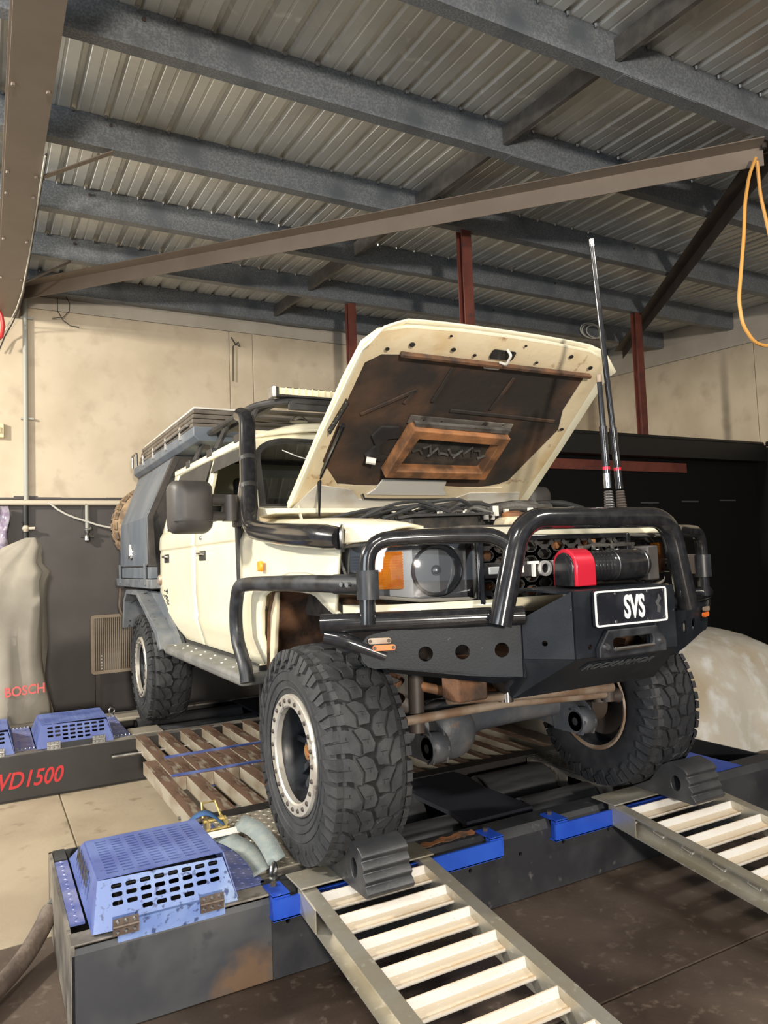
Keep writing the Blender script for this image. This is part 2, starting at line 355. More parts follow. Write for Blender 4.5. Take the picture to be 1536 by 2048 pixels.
# roof: ribbed sheets, purlins, rafter, bracing
ce = tag(empty('ceiling', (0, 0, 4.1)), kind='structure')
prof = [(0,0),(.052,0),(.057,.003),(.068,.003),(.073,0),(.118,0),(.134,0),(.149,.030),(.172,.030),(.187,0)]
row = [(i*.19+a, h) for i in range(4) for a, h in prof]+[(.76, 0)]
x0 = -6.51+.06
m = MB().grid([[(x0+a, y, rz(y)+.003+h) for a, h in row] for y in (-5.2, 5.3)])
sh = m.build('roof_sheet', 'roofing', ce, smooth=0, recalc=False)
for k in range(1, 17): again(sh, ce, dx=.76*k)
PY = [-3.33, -2.27, -1.2, -.13, .81, 1.88, 2.94, 3.99, 5.0]
C2 = [(0,0),(.076,0),(.076,-.018),(.073,-.018),(.073,-.003),(.003,-.003),(.003,-.197),(.073,-.197),(.073,-.182),(.076,-.182),(.076,-.2),(0,-.2)]
for i, y in enumerate(PY):
    z = rz(y)
    p = MB().prism([(y+a, z+b) for a, b in C2], XYZ, -6.4, 6.05).build('purlin', 'galv', ce, smooth=0)
    m = MB()
    for k in range(48):
        x = x0+.164+k*.19
        if x < 5.9: m.lathe([(-.02, .008), (0, .011)], (x-.012, y-.012, z), 'z', 6, True)
    m.build('roofing_screws', 'steel', p, smooth=0)['kind'] = 'stuff'
    m = MB()
    for x in (-1.33, .93, 3.2): m.lathe([(-.004, .011), (.004, .011)], (x, y-.003, z-.05), 'y', 8, True)
    m.build('purlin_bolts', 'dark_steel', p, smooth=0)['kind'] = 'stuff'
    MB().box(.93, 1.5, y+.004, y+.082, z-.204, z-.012).build('lap_sleeve', 'galv', p, smooth=0)
    if i < len(PY)-1:
        y2 = PY[i+1]; MB().prism([(y+.08, rz(y)-.03), (y2-.004, rz(y2)-.03), (y2-.004, rz(y2)-.15), (y+.08, rz(y)-.15)], XYZ, .865, .895).build('bridging', 'galv_dull', ce, smooth=0)
# rafter over the camera's left
RA = [(-1.92,-.46),(-1.73,-.46),(-1.73,-.446),(-1.815,-.446),(-1.815,-.215),(-1.73,-.215),(-1.73,-.202),(-1.92,-.202),(-1.92,-.215),(-1.835,-.215),(-1.835,-.446),(-1.92,-.446)]
MB().grid([[(a, y, rz(y)+b) for a, b in RA] for y in (-5, 5.13)], True).build('rafter', 'brown_steel', ce, smooth=0)
m = MB()
for y in (-.1, .95, 1.9, 2.2, 3.0, 3.9):
    for x in (-1.9, -1.75): m.lathe([(-.014, .011), (0, .011)], (x, y, rz(y)-.46), 'z', 6, True)
m.build('rafter_bolts', 'brown_steel', ce, smooth=0)['kind'] = 'stuff'
def angle(name, a, b, w, mt):
    a, b = Vector(a), Vector(b); d = (b-a).normalized(); sd = d.cross(Vector((0,0,1))).normalized()
    m = MB(); m.obox((a+b)/2, (b-a)/2, sd*.003, Vector((0,0,w/2)))
    m.obox((a+b)/2-sd*(w/2-.003)*(-1 if mt == 'brown_steel' else 1)+Vector((0,0,w/2-.003)), (b-a)/2, sd*w/2, Vector((0,0,.003))); return m.build(name, mt, ce, smooth=0)
angle('roof_brace', (-1.70, 4.93, 4.14), (2.27, .0, 3.89), .125, 'brown_steel')
angle('roof_brace', (2.36, .02, 3.89), (5.6, 4.3, 4.11), .11, 'dark_steel')
MB().bar((-1.735, 1.93, 3.80), (-1.32, 1.9, 4.045), .006, .05, (0,1,0)).build('fly_brace', 'brown_steel', ce, smooth=0)
MB().bar((-1.735, 4.0, 3.90), (-1.36, 4.0, 4.15), .006, .05, (0,1,0)).build('fly_brace', 'dark_steel', ce, smooth=0)
m = MB().box(2.2, 2.5, -.12, .16, 3.955, 3.965)
for q in ((2.25,-.02), (2.3,-.05), (2.35,-.07), (2.42,.1)): m.lathe([(-.03, .016), (0, .016)], (q[0], q[1], 3.955), 'z', 6, True)
m.build('brace_gusset', 'dark_steel', ce, smooth=0)
# mezzanine room with black walls
wm = tag(MB().box(1.45, 5.8, 2.62, 2.72, 0, 2.60).build('wall_mezzanine', 'black_wall', smooth=0), kind='structure')
m = MB().prism([(2.46,2.40),(2.618,2.40),(2.618,2.60),(2.50,2.60),(2.50,2.585),(2.46,2.585)], XYZ, 1.4, 5.80); m.build('edge_beam', 'black_trim', wm, smooth=0)
MB().tube([(1.4, 2.50, 2.60), (5.78, 2.50, 2.60)], .028, 10).build('top_rail', 'black_trim', wm)
MB().box(1.45, 4.6, 2.59, 2.618, 2.26, 2.36).build('red_beam', 'red_oxide', wm, smooth=0)
MB().box(1.45, 5.8, 2.72, 5.1, 2.30, 2.40).build('mezzanine_deck', 'black_trim', wm, smooth=0)
MB().box(2.33, 2.43, 2.50, 2.60, 0, 2.4).build('door_post', 'black_trim', wm, smooth=0)
for x, y in ((1.35, 1.95), (1.37, 4.06), (4.42, 2.99)):
    b = 2.40 if y > 2.6 else 0
    m = MB().box(x-.045, x+.045, y-.04, y-.028, b, rz(y)-.2).box(x-.045, x+.045, y+.028, y+.04, b, rz(y)-.2).box(x-.005, x+.005, y-.03, y+.03, b, rz(y)-.2)
    m.build('steel_post', 'red_oxide', wm, smooth=0)
wp = tag(MB().box(5.80, 5.9, -8, 2.62, 0, 2.56).build('wall_partition', 'black_wall', smooth=0), kind='structure')
MB().tube([(5.80, 2.45, 2.60), (5.80, -8, 2.60)], .03, 10).build('top_rail', 'black_trim', wp)
m = MB().box(5.775, 5.80, 2.22, 2.26, 0, 2.1).box(5.775, 5.80, 1.3, 2.26, 2.06, 2.1); m.build('door_frame', 'black_trim', wp, smooth=0)
for k in range(3): MB().box(3.9+k*.62, 4.16+k*.62, 2.608, 2.619, 1.93+.015*k, 1.945+.015*k).build('scuff_strip', 'ghost_grey', wm, smooth=0)

# ================================================================ services on the walls and roof
t = empty('wall_conduit', (-1.67, 5.11, 1.5), 'grey vertical conduit pipe clipped to the cream back wall', 'pipe')
MB().tube([(-1.672, 5.11, 2.16), (-1.672, 5.11, 4.2)], .024, 12).build('pipe', 'pipe_grey', t)
MB().tube([(-1.68, 5.11, 1.78), (-1.68, 5.11, 2.16)], .026, 12).build('black_pipe', 'wire_black', t)
MB().tube([(-1.68, 5.11, 1.5), (-1.68, 5.11, 1.80)], .022, 12).build('orange_hose_end', 'orange', t)
for z in (2.95, 3.95): MB().box(-1.715, -1.60, 5.105, 5.142, z, z+.018).build('pipe_clip', 'pipe_grey', t, smooth=0)
MB().lathe([(-.03,.02),(.0,.035),(.03,.02)], (-1.68, 5.08, 1.885), 'z', 10, True).tube([(-1.68, 5.08, 1.885), (-1.60, 5.06, 1.887)], .014, 8).build('ball_valve', 'pipe_cream', t)
t = MB().tube([(-6, 5.10, 2.135), (-.2, 5.10, 2.135)], .028, 12).build('air_pipe', 'pipe_cream'); tag(t, 'cream horizontal air pipe running along the top of dark dado', 'pipe')
t = empty('air_outlet', (-1.13, 5.08, 1.7), 'air line drop with brass fittings hanging below the horizontal pipe', 'tap')
MB().tube([(-1.13, 5.10, 2.11), (-1.13, 5.10, 1.88)], .018, 10).build('pipe', 'pipe_grey', t)
m = MB().lathe([(-.08,.012),(-.06,.03),(-.02,.03),(0,.018),(.03,.03),(.05,.03),(.06,.014)], (-1.13, 5.09, 1.82), 'z', 10, True).tube([(-1.19, 5.09, 1.80), (-1.07, 5.09, 1.80)], .014, 8)
m.tube([(-1.13, 5.07, 1.86), (-1.09, 5.03, 1.88)], .014, 8); m.build('fittings', 'steel', t)
MB().tube([(-1.17, 5.10, 2.17), (-1.18, 5.09, 2.0), (-1.16, 5.09, 1.9)], .004, 6).build('tie_wire', 'wire_black', t)
t = MB().tube([(-1.48,5.08,2.14),(-1.40,5.08,2.07),(-1.32,5.08,2.02),(-1.24,5.08,1.985),(-1.15,5.08,1.955),(-1.03,5.08,1.91),(-.92,5.08,1.885),(-.75,5.08,1.87)], .010, 8).build('white_cable', 'wire_white')
tag(t, 'white cable sagging across the dark wall behind the truck', 'cable')
t = MB().tube([(-1.38,5.10,4.2),(-1.38,5.09,4.06),(-1.33,5.09,3.97),(-1.26,5.09,3.92),(-1.18,5.10,3.92)], .004, 6).build('loose_wire', 'wire_black'); tag(t, 'thin black wire tail curling down to the right under eave', 'wire')
t = MB().tube([(-1.31,5.07,4.22),(-1.27,5.06,4.14),(-1.275,5.06,4.06),(-1.33,5.06,3.99),(-1.43,5.07,3.97)], .004, 6).build('loose_wire', 'wire_black'); tag(t, 'thin black wire tail curling back to the left under eave', 'wire')
t = MB().tube([(.40,5.12,4.0),(.44,5.11,3.93),(.5,5.11,3.9),(.48,5.11,3.95),(.42,5.12,3.9),(.41,5.12,3.5)], .006, 6).build('loose_wire', 'wire_black'); tag(t, 'knotted black wire at the wall joint below the eave purlin', 'wire')
t = MB().tube([(2.19,.0,3.86),(2.14,.02,3.74),(2.08,.02,3.55),(2.05,.02,3.35),(2.0,.02,3.13),(1.955,.02,2.93),(1.975,.02,2.78),(2.07,.02,2.685),(2.2,.02,2.67),(2.34,.02,2.74),(2.40,.02,3.0),(2.34,.02,3.25),(2.28,.02,3.49),(2.24,.02,3.64),(2.2,.0,3.84)], .0105, 8, fillet=.05).build('extension_cord', 'cord_orange')
tag(t, 'orange extension cord looped down from the roof brace', 'cord')
m = MB()
for k, (r, dx) in enumerate(((.11, 0), (.10, .05), (.12, -.03))):
    m.tube([(4.7+dx+r*1.5*math.cos(a), 3.95-.01*k, 4.22+r*.8*math.sin(a)) for a in [i*math.pi/12 for i in range(24)]], .008, 6, closed=True)
tag(m.build('cable_coil', 'wire_white'), 'coil of white cable hung on the dark purlin', 'cable')
t = MB().tube([(-1.722,1.6,3.77),(-1.722,2.6,3.84),(-1.722,3.4,3.87),(-1.735,4.2,3.885),(-1.76,4.7,3.905),(-1.80,4.98,3.88),(-1.88,5.06,3.72),(-1.95,5.06,3.6)], .006, 6).build('rafter_cable', 'wire_white'); tag(t, 'thin white cable tied along the brown rafter edge', 'cable')
t = MB().tube([(-1.716,1.6,3.785),(-1.714,2.6,3.85),(-1.714,3.4,3.885),(-1.72,4.2,3.90),(-1.74,4.7,3.91),(-1.79,4.97,3.84),(-1.85,5.07,3.74),(-1.90,5.07,3.6)], .006, 6).build('rafter_cable', 'wire_black'); tag(t, 'thin black cable tied along the brown rafter edge', 'cable')
t = MB().tube([(-1.93,4.95,4.0),(-1.88,4.95,3.90),(-1.865,4.95,3.80),(-1.88,4.95,3.70),(-1.95,4.95,3.64)], .018, 8).build('red_hose', 'red_hose'); tag(t, 'red hose loop below the end of the brown rafter', 'hose')
t = empty('wall_switch', (-1.9, 5.13, 2.76), 'small cream switch box on the cream wall at the left', 'switch')
MB().box(-1.96, -1.86, 5.09, 5.144, 2.76, 2.90).build('switch_box', 'switch_cream', t, bevel=.006); MB().box(-1.92, -1.89, 5.07, 5.09, 2.80, 2.86).build('rocker', 'switch_cream', t, bevel=.003)
rows = []
for i in range(13):
    z = 2.10-.62*i/12; rows.append([(-2.3+.47*j/14+(.012*math.sin(i*.9) if j == 14 else 0), 5.03+.035*math.sin(j*1.1+i*.5)+.02*math.sin(i*1.7-j*.4), z) for j in range(15)])
tag(MB().grid(rows).build('plastic_sheet', 'purple_film', smooth=80, solid=.004), 'crumpled purple plastic sheet hanging at the left of dark wall', 'plastic sheet')

# ================================================================ chassis dyno
TOP = .295
def slots(cols, rows, x0, y0, dx, dy, w, h, skip=()):
    return [rrect(x0+c*dx, x0+c*dx+w, y0+r*dy, y0+r*dy+h, min(w, h)*.35, 2) for c in range(cols) for r in range(rows) if (c, r) not in skip]
def loft(m, a, b):
    n = len(a); return m.add(a+b, [(i, (i+1) % n, n+(i+1) % n, n+i) for i in range(n)])
def blue_cover(t, x0, y0, worn):
    """vented hinged guard; base x0..x0+.475, y0..y0+.75, tapering to the top"""
    bx0, bx1, by0, by1 = x0, x0+.475, y0, y0+.72; tx0, tx1, ty0, ty1, tz = x0+.025, x0+.44, y0+.05, y0+.44, TOP+.15
    g = empty('roller_guard', (x0+.24, y0+.3, TOP), parent=t)
    A = [Vector(p) for p in ((bx0,by0,TOP+.004),(bx1,by0,TOP+.004),(bx1,by1,TOP+.004),(bx0,by1,TOP+.004))]
    B = [Vector(p) for p in ((tx0,ty0,tz),(tx1,ty0,tz),(tx1,ty1,tz),(tx0,ty1,tz))]
    # top with seven columns of slots
    W, D = tx1-tx0, ty1-ty0
    MB().plate([(0,0),(W,0),(W,D),(0,D)], slots(7, 13, .03, .03, (W-.05)/7, (D-.05)/13, .038, .011), B[0], (1,0,0), (0,1,0), .004).build('vented_top', 'blue_paint', g, smooth=0)
    # front with rows of slots
    U = (A[1]-A[0]).normalized(); cen = (A[0]+A[1])/2; cb = (B[0]+B[1])/2; H = (cb-cen).length; V = (cb-cen).normalized()
    P = lambda q: ((q-A[0]).dot(U), (q-A[0]).dot(V))
    MB().plate([P(A[0]), P(A[1]), P(B[1]), P(B[0])], slots(8, 4, .065, .042, .046, .026, .034, .014, {(0,0),(1,0),(6,0),(7,0)}), A[0], U, V, .004).build('vented_front', 'blue_worn_lit' if worn else 'blue_paint', g, smooth=0)  # worn guard: scratches plus light painted into the front blue
    # sides and sloped back
    U = Vector((0,-1,0)); e = A[3]; V = (B[0]-A[0]); V = Vector((V.x, 0, V.z)).normalized()
    P = lambda q: ((q-e).dot(U), (q-e).dot(V))
    hol = [rrect(.20+k*.052, .228+k*.052, .035, .11, .008, 2) for k in range(7)]
    MB().plate([P(A[3]), P(A[0]), P(B[0]), P(B[3])], hol, e, U, V, .004).build('vented_side', 'blue_paint', g, smooth=0)
    m = MB(); m.add([A[1], A[2], B[2], B[1]], [(0,1,2,3)]).add([A[2], A[3], B[3], B[2]], [(0,1,2,3)]); m.build('back_sheet', 'blue_paint', g, smooth=0, solid=.004)
    m = MB().box(bx0+.03, bx1-.03, by0+.08, by1-.05, TOP+.002, TOP+.012); m.build('inner_tray', 'dyno_face', g, smooth=0)
    MB().box(tx0+.015, tx1-.015, ty0+.02, ty1-.02, tz-.045, tz-.035).build('slot_shade', 'black_trim', g, smooth=0)  # black sheet added below the slots to paint in their shade
    MB().lathe([(-.17,.05),(.17,.05)], (x0+.24, y0+.28, TOP+.07), 'x', 14, True).box(x0+.1, x0+.16, y0+.1, y0+.3, TOP+.01, TOP+.11).build('shaft', 'dark_steel', g)
    # hinge strap and hinges
    MB().box(x0+.07, x0+.42, y0-.032, y0-.026, TOP-.03, TOP+.035).build('hinge_strap', 'blue_worn_lit' if worn else 'dyno_black', g, smooth=0)
    for hx in (x0+.095, x0+.375):
        h = MB().box(hx-.04, hx+.04, y0-.038, y0-.031, TOP-.002, TOP+.05).tube([(hx-.04, y0-.038, TOP+.026), (hx+.04, y0-.038, TOP+.026)], .006, 8).build('hinge', 'hinge_brown' if worn else 'steel', g, smooth=0)
        for k in (-1, 0, 1):
            for z in (.01, .042): MB().lathe([(-.006,.004),(0,.007)], (hx+k*.026, y0-.038, TOP+z), 'y', 8, True).build('rivet', 'steel', h)
    return g
def stencil_side(g, x0, y0):
    fn = lambda a, b, w: (x0-.006+.013*(b+.045)/.07-w*.2, y0+.36-a, TOP+.075+b)
    MB().text('MAINLINE', .07, fn, .004, .9, bold=.02).build('stencil_lettering', 'dyno_face', g, smooth=0)
def chequer_plate(name, t, x0, x1, y0, y1, z, mt, diamonds=True, pitch=.03):
    o = MB().box(x0, x1, y0, y1, z-.008, z).build(name, mt, t, smooth=0)
    m = MB(); nx, ny = int((x1-x0)/pitch), int((y1-y0)/pitch)
    for i in range(nx):
        for j in range(ny):
            cx, cy = x0+(i+.5)*(x1-x0)/nx, y0+(j+.5)*(y1-y0)/ny; a = math.radians(45 if (i+j) % 2 else -45); L, w = pitch*.46, pitch*.11
            d = Vector((math.cos(a), math.sin(a), 0)); n = Vector((-d.y, d.x, 0)); c = Vector((cx, cy, z))
            m.add([c-d*L, c+n*w, c+d*L, c-n*w, c+Vector((0,0,.0028))], [(0,3,4),(3,2,4),(2,1,4),(1,0,4)])
    m.build('chequer_bars', mt, o, smooth=0)['kind'] = 'stuff'; return o
def roller(t, x0, x1, y, z, r, mt='roller'):
    o = MB().lathe([(x0, r-.012), (x0, r), (x1, r), (x1, r-.012), (x1-.02, r-.012), (x1-.02, .02), (x0+.02, .02), (x0+.02, r-.012), (x0, r-.012)], (0, y, z), 'x', 36).build('roller', mt, t)
    MB().tube([(x0-.06, y, z), (x1+.06, y, z)], .025, 12).build('axle_stub', 'dark_steel', o); return o
def eye_bolt(t, x, y, z, ang=0):
    c, s_ = math.cos(ang), math.sin(ang)
    m = MB().tube([(x+.022*math.cos(a)*c, y+.022*math.cos(a)*s_, z+.034+.022*math.sin(a)) for a in [i*math.pi/8 for i in range(16)]], .007, 8, closed=True).lathe([(0,.018),(.006,.018),(.012,.009),(.016,.009)], (x, y, z), 'z', 12, True)
    return m.build('eye_bolt', 'steel', t)
# ---- front unit
D = empty('dyno_front_unit', (0, .28, 0), 'black and blue dyno roller bed under the front wheels', 'dyno')
F0, F1 = -.165, .735
chx = [(F0, 0), (F0, TOP-.035), (F0+.028, TOP), (F0+.10, TOP), (F0+.10, TOP-.008), (F0+.012, TOP-.03), (F0+.012, 0)]
MB().prism([(F0, .004), (F0, TOP-.03), (F0+.012, TOP-.012), (F0+.012, .004)], XYZ, -1.795, -1.14).build('front_panel', 'dyno_front', D, bevel=.003, smooth=0)
hp = MB().plate([(-1.14,.004),(1.795,.004),(1.795,TOP-.03),(-1.14,TOP-.03)], [circ(x, z, .009, 10) for x, z in ((-1.08,.19),(-.29,.18),(-.03,.19),(.21,.19),(.48,.19),(.9,.19),(-.7,.19))], (0, F0+.012, 0), (1,0,0), (0,0,1), .012)
hp.build('front_beam', 'dyno_black', D, smooth=0)
MB().prism([(F0, TOP-.03), (F0+.032, TOP), (F0+.13, TOP), (F0+.13, TOP-.012), (F0+.036, TOP-.012), (F0+.012, TOP-.035)], XYZ, -1.14, 1.795).build('front_lip', 'dyno_black', D, smooth=0)
up, dn = [], []
for k in range(19):
    a = -.50+.017*k; up.append((a+random.uniform(-.012,.012), F0+.085+.03*k/18+random.uniform(-.014,.014))); dn.append((a+random.uniform(-.012,.012), F0+.045+.02*k/18+random.uniform(-.010,.010)))
MB().plate(dn+up[::-1], [], (0,0,TOP-.001), (1,0,0), (0,1,0), .0022).build('rust_scrape', 'rust_patch', D, smooth=0)
MB().box(-1.795, -1.14, F0+.012, F0+.10, TOP-.01, TOP-.002).build('top_angle', 'dyno_top', D, bevel=.003, smooth=0)
MB().box(-1.795, -1.783, F0, F1, .004, TOP-.004).build('end_panel', 'dyno_top', D, smooth=0)
MB().box(1.783, 1.795, F0, F1, .004, TOP-.004).build('end_panel', 'dyno_black', D, smooth=0)
MB().box(-1.795, 1.795, F1-.012, F1, .004, TOP-.004).build('rear_panel', 'dyno_black', D, smooth=0)
MB().box(-1.79, 1.79, F0+.02, F1-.02, .02, .05).build('belly_pan', 'dyno_face', D, smooth=0)
MB().box(-1.78, -1.735, F1-.12, F1, TOP-.006, TOP).build('corner_plate', 'dyno_black', D, smooth=0)
chequer_plate('chequer_strip', D, -1.782, -1.735, F0+.16, F1-.14, TOP, 'chequer_blue', pitch=.024)
g = blue_cover(D, -1.725, -.13, True); stencil_side(g, -1.725, -.13)
chequer_plate('chequer_strip', D, -1.245, -1.125, F0+.11, F1-.05, TOP, 'chequer_blue', pitch=.026)
chequer_plate('chequer_deck', D, -1.12, -.62, .03, F1-.03, TOP+.002, 'chequer')
MB().box(-1.12, -.45, F1-.03, F1+.06, TOP-.04, TOP+.006).build('rear_angle', 'dyno_face', D, bevel=.003, smooth=0)
MB().box(-.45, 1.2, F1-.03, F1+.06, TOP-.04, TOP+.002).build('rear_angle', 'dyno_face', D, bevel=.003, smooth=0)
MB().box(-1.12, -.62, F0+.10, .03, TOP-.02, TOP-.004).build('worn_plate', 'dyno_top', D, bevel=.003, smooth=0)
for a, b in ((-.66, -.13), (.27, .70)):
    roller(D, a, b, .545, TOP-.125, .125); roller(D, a, b, .185, TOP-.115, .095)
MB().plate([(-.165,.03),(.205,.03),(.195,.4),(.23,.61),(.212,F1-.04),(-.15,F1-.04),(-.16,.45),(-.15,.2)], [], (0,0,TOP-.022), (1,0,0), (0,1,0), .02).build('centre_cover', 'blue_dark', D, smooth=0)
chequer_plate('chequer_deck', D, .72, 1.12, .02, F1-.03, TOP+.002, 'chequer_dark')
m = MB().plate([(.03,TOP-.10),(F1-.05,TOP-.10),(F1-.05,TOP-.006),(.03,TOP-.006)], [rrect(.24,.36,TOP-.075,TOP-.03,.012)], (.712, 0, 0), (0,1,0), (0,0,1), .008); m.build('bearing_plate', 'dyno_top', D, smooth=0)
for x0, x1, cl in ((-1.15, -.16, (-1.115, -.175)), (.13, 1.1, (.175,))):
    m = MB().box(x0, x1, F0-.045, F0-.035, TOP-.075, TOP-.005).box(x0, x1, F0-.045, F0-.004, TOP-.077, TOP-.071); b = m.build('blue_ramp_rail', 'blue_bright', D, smooth=0)
    for cx in cl:
        MB().box(cx-.032, cx+.032, F0-.035, F0-.0, TOP-.075, TOP+.004).box(cx-.032, cx+.032, F0-.035, F0+.07, TOP+.001, TOP+.008).build('clip', 'blue_bright', b, smooth=0)
        MB().lathe([(0,.011),(.012,.011)], (cx, F0+.045, TOP+.008), 'z', 6, True).build('clip_bolt', 'dark_steel', b, smooth=0)
eye_bolt(D, -1.085, -.04, TOP-.004, .8); eye_bolt(D, 1.15, -.05, TOP-.004, .8)
MB().box(1.12, 1.5, -.12, F1-.1, TOP-.006, TOP+.002).build('deck_plate', 'blue_bright', D, smooth=0)
# ---- rear unit
E_ = empty('dyno_rear_unit', (-.6, 3.2, 0), 'black dyno bed with red lettering behind the slatted deck', 'dyno')
G0, G1 = 2.645, 3.70
MB().box(-3.2, 1.8, G0, G0+.012, .015, TOP-.004).build('front_panel', 'dyno_face', E_, bevel=.002, smooth=0)
MB().box(-3.2, 1.8, G0+.012, G0+.11, TOP-.012, TOP).build('top_angle', 'dyno_top', E_, smooth=0)
MB().box(-3.2, 1.8, G1-.10, G1, TOP-.012, TOP).build('top_angle', 'dyno_top', E_, smooth=0)
MB().box(-3.2, 1.8, G1-.012, G1, .0, TOP-.012).build('rear_panel', 'dyno_face', E_, smooth=0)
MB().box(-3.2, 1.8, G0+.03, G1-.03, .0, .04).build('belly_pan', 'dyno_face', E_, smooth=0)
MB().box(1.788, 1.8, G0, G1, .0, TOP-.012).build('end_panel', 'dyno_face', E_, smooth=0)
MB().text('AWD1500', .145, lambda a, b, w: (-1.585+a, G0-w, .088+b), .002, .80, .30, .014, 'RIGHT').build('red_lettering', 'red_script', E_, smooth=0)
for x0 in (-1.725, -2.335): blue_cover(E_, x0, G0+.055, False)
chequer_plate('chequer_strip', E_, -1.855, -1.735, G0+.12, G1-.12, TOP, 'chequer_blue', pitch=.04); chequer_plate('chequer_strip', E_, -1.245, -1.125, G0+.12, G1-.12, TOP, 'chequer_blue', pitch=.04)
for x in (-1.84, -1.23):
    m = MB()
    for k in range(5):
        for y in (G0+.15, G1-.15): m.lathe([(0,.009),(.008,.007)], (x+k*.025, y, TOP), 'z', 8, True)
    m.build('plate_bolts', 'steel', E_)['kind'] = 'stuff'
MB().box(-1.12, -.90, G0+.11, 2.98, TOP-.03, TOP+.004).build('worn_plate', 'chequer', E_, bevel=.01, smooth=0)
MB().box(-1.12, -.90, 3.42, G1-.10, TOP-.03, TOP+.004).build('worn_plate', 'chequer', E_, bevel=.01, smooth=0)
for a, b in ((-.98, -.14), (.26, 1.0)):
    roller(E_, a, b, 3.40, TOP-.115, .105); roller(E_, a, b, 2.99, TOP-.115, .105)
eye_bolt(E_, -1.13, 3.62, TOP, .3)
MB().box(-.14, .26, G0+.02, G1-.02, TOP-.02, TOP-.004).build('centre_cover', 'blue_dark', E_, smooth=0)
# ---- slatted deck
S = empty('slatted_deck', (-.3, 1.7, 0), 'interlocking steel slat walkway between the two dyno beds', 'walkway')
zt, hh = TOP+.002, .075
far = MB().box(-1.113, -1.038, 1.50, 2.70, zt-hh, zt).build('slat', 'slat_side', S, bevel=.003, smooth=0)
top_faces(far, 'slat_top')
near = MB().box(-1.190, -1.117, .76, 1.96, zt-hh-.001, zt-.001).build('slat', 'slat_side', S, bevel=.003, smooth=0)
top_faces(near, 'slat_top')
for k in range(1, 15): again(far, S, dx=.152*k)
for k in range(1, 15): again(near, S, dx=.152*k)
for y in (1.53, 1.965): MB().bar((-1.06 if y > 1.7 else -1.115, y, zt+.004), (1.05, y, zt+.004), .022, .010).build('blue_strip', 'blue_paint', S, smooth=0)
MB().box(-1.03, 1.05, 1.512, 1.52, zt-.09, zt-.004).build('blue_strip', 'blue_paint', S, smooth=0)
for y in (2.45, 1.0): MB().tube([(-1.30 if y > 2 else -1.2, y, zt-.06), (1.05, y, zt-.06)], .010, 8).build('tie_rod', 'steel', S)
for x in (-.92, -.1, .9): MB().box(x-.03, x+.03, .80, 2.64, 0, .2).build('support_rail', 'dyno_face', S, smooth=0)

# ---- ratchet strap lying on the front bed
t = empty('ratchet_strap', (-1.12, .45, TOP), 'grey tie-down strap with blue ratchet lying beside the wheel', 'strap')
def ribbon(pts, w, th=.003): 
    rows = []
    for p, n in pts: p, n = Vector(p), Vector(n).normalized(); rows.append([p-n*w/2, p+n*w/2])
    return MB().grid(rows)
ribbon([((-1.15+.06*math.sin(k*.25), .47-.047*k+0.0, TOP+.012+.004*math.sin(k*.7)), (1,.1,.25)) for k in range(11)], .075).build('lower_web', 'strap_grey', t, solid=.004, smooth=60)
ribbon([((-1.055+.012*math.sin(k*.32), .50-.05*k, TOP+.040+.030*math.sin(k*.31)), (1,.15,.75-.05*k)) for k in range(11)], .075).build('upper_web', 'strap_grey', t, solid=.004, smooth=60)
ribbon([((-1.26+.016*k, .60-.006*k, TOP+.03+.055*math.sin(k*.32)), (.2,1,.1)) for k in range(11)], .05).build('blue_web', 'strap_blue', t, solid=.005, smooth=60)
m = MB().box(-1.18,-1.175,.50,.60,TOP+.01,TOP+.06).box(-1.105,-1.10,.50,.60,TOP+.01,TOP+.06).tube([(-1.19,.56,TOP+.05),(-1.09,.56,TOP+.05)],.010,10).tube([(-1.19,.51,TOP+.025),(-1.09,.51,TOP+.025)],.008,10)
m.tube([(-1.18,.60,TOP+.05),(-1.17,.66,TOP+.10),(-1.11,.66,TOP+.10),(-1.10,.60,TOP+.05)], .006, 8); m.build('ratchet', 'zinc_yellow', t)
MB().box(-1.20,-1.06,.42,.45,TOP+.022,TOP+.034).box(-1.20,-1.06,.455,.47,TOP+.022,TOP+.034).build('buckle_bars', 'white_paint', t, bevel=.003)

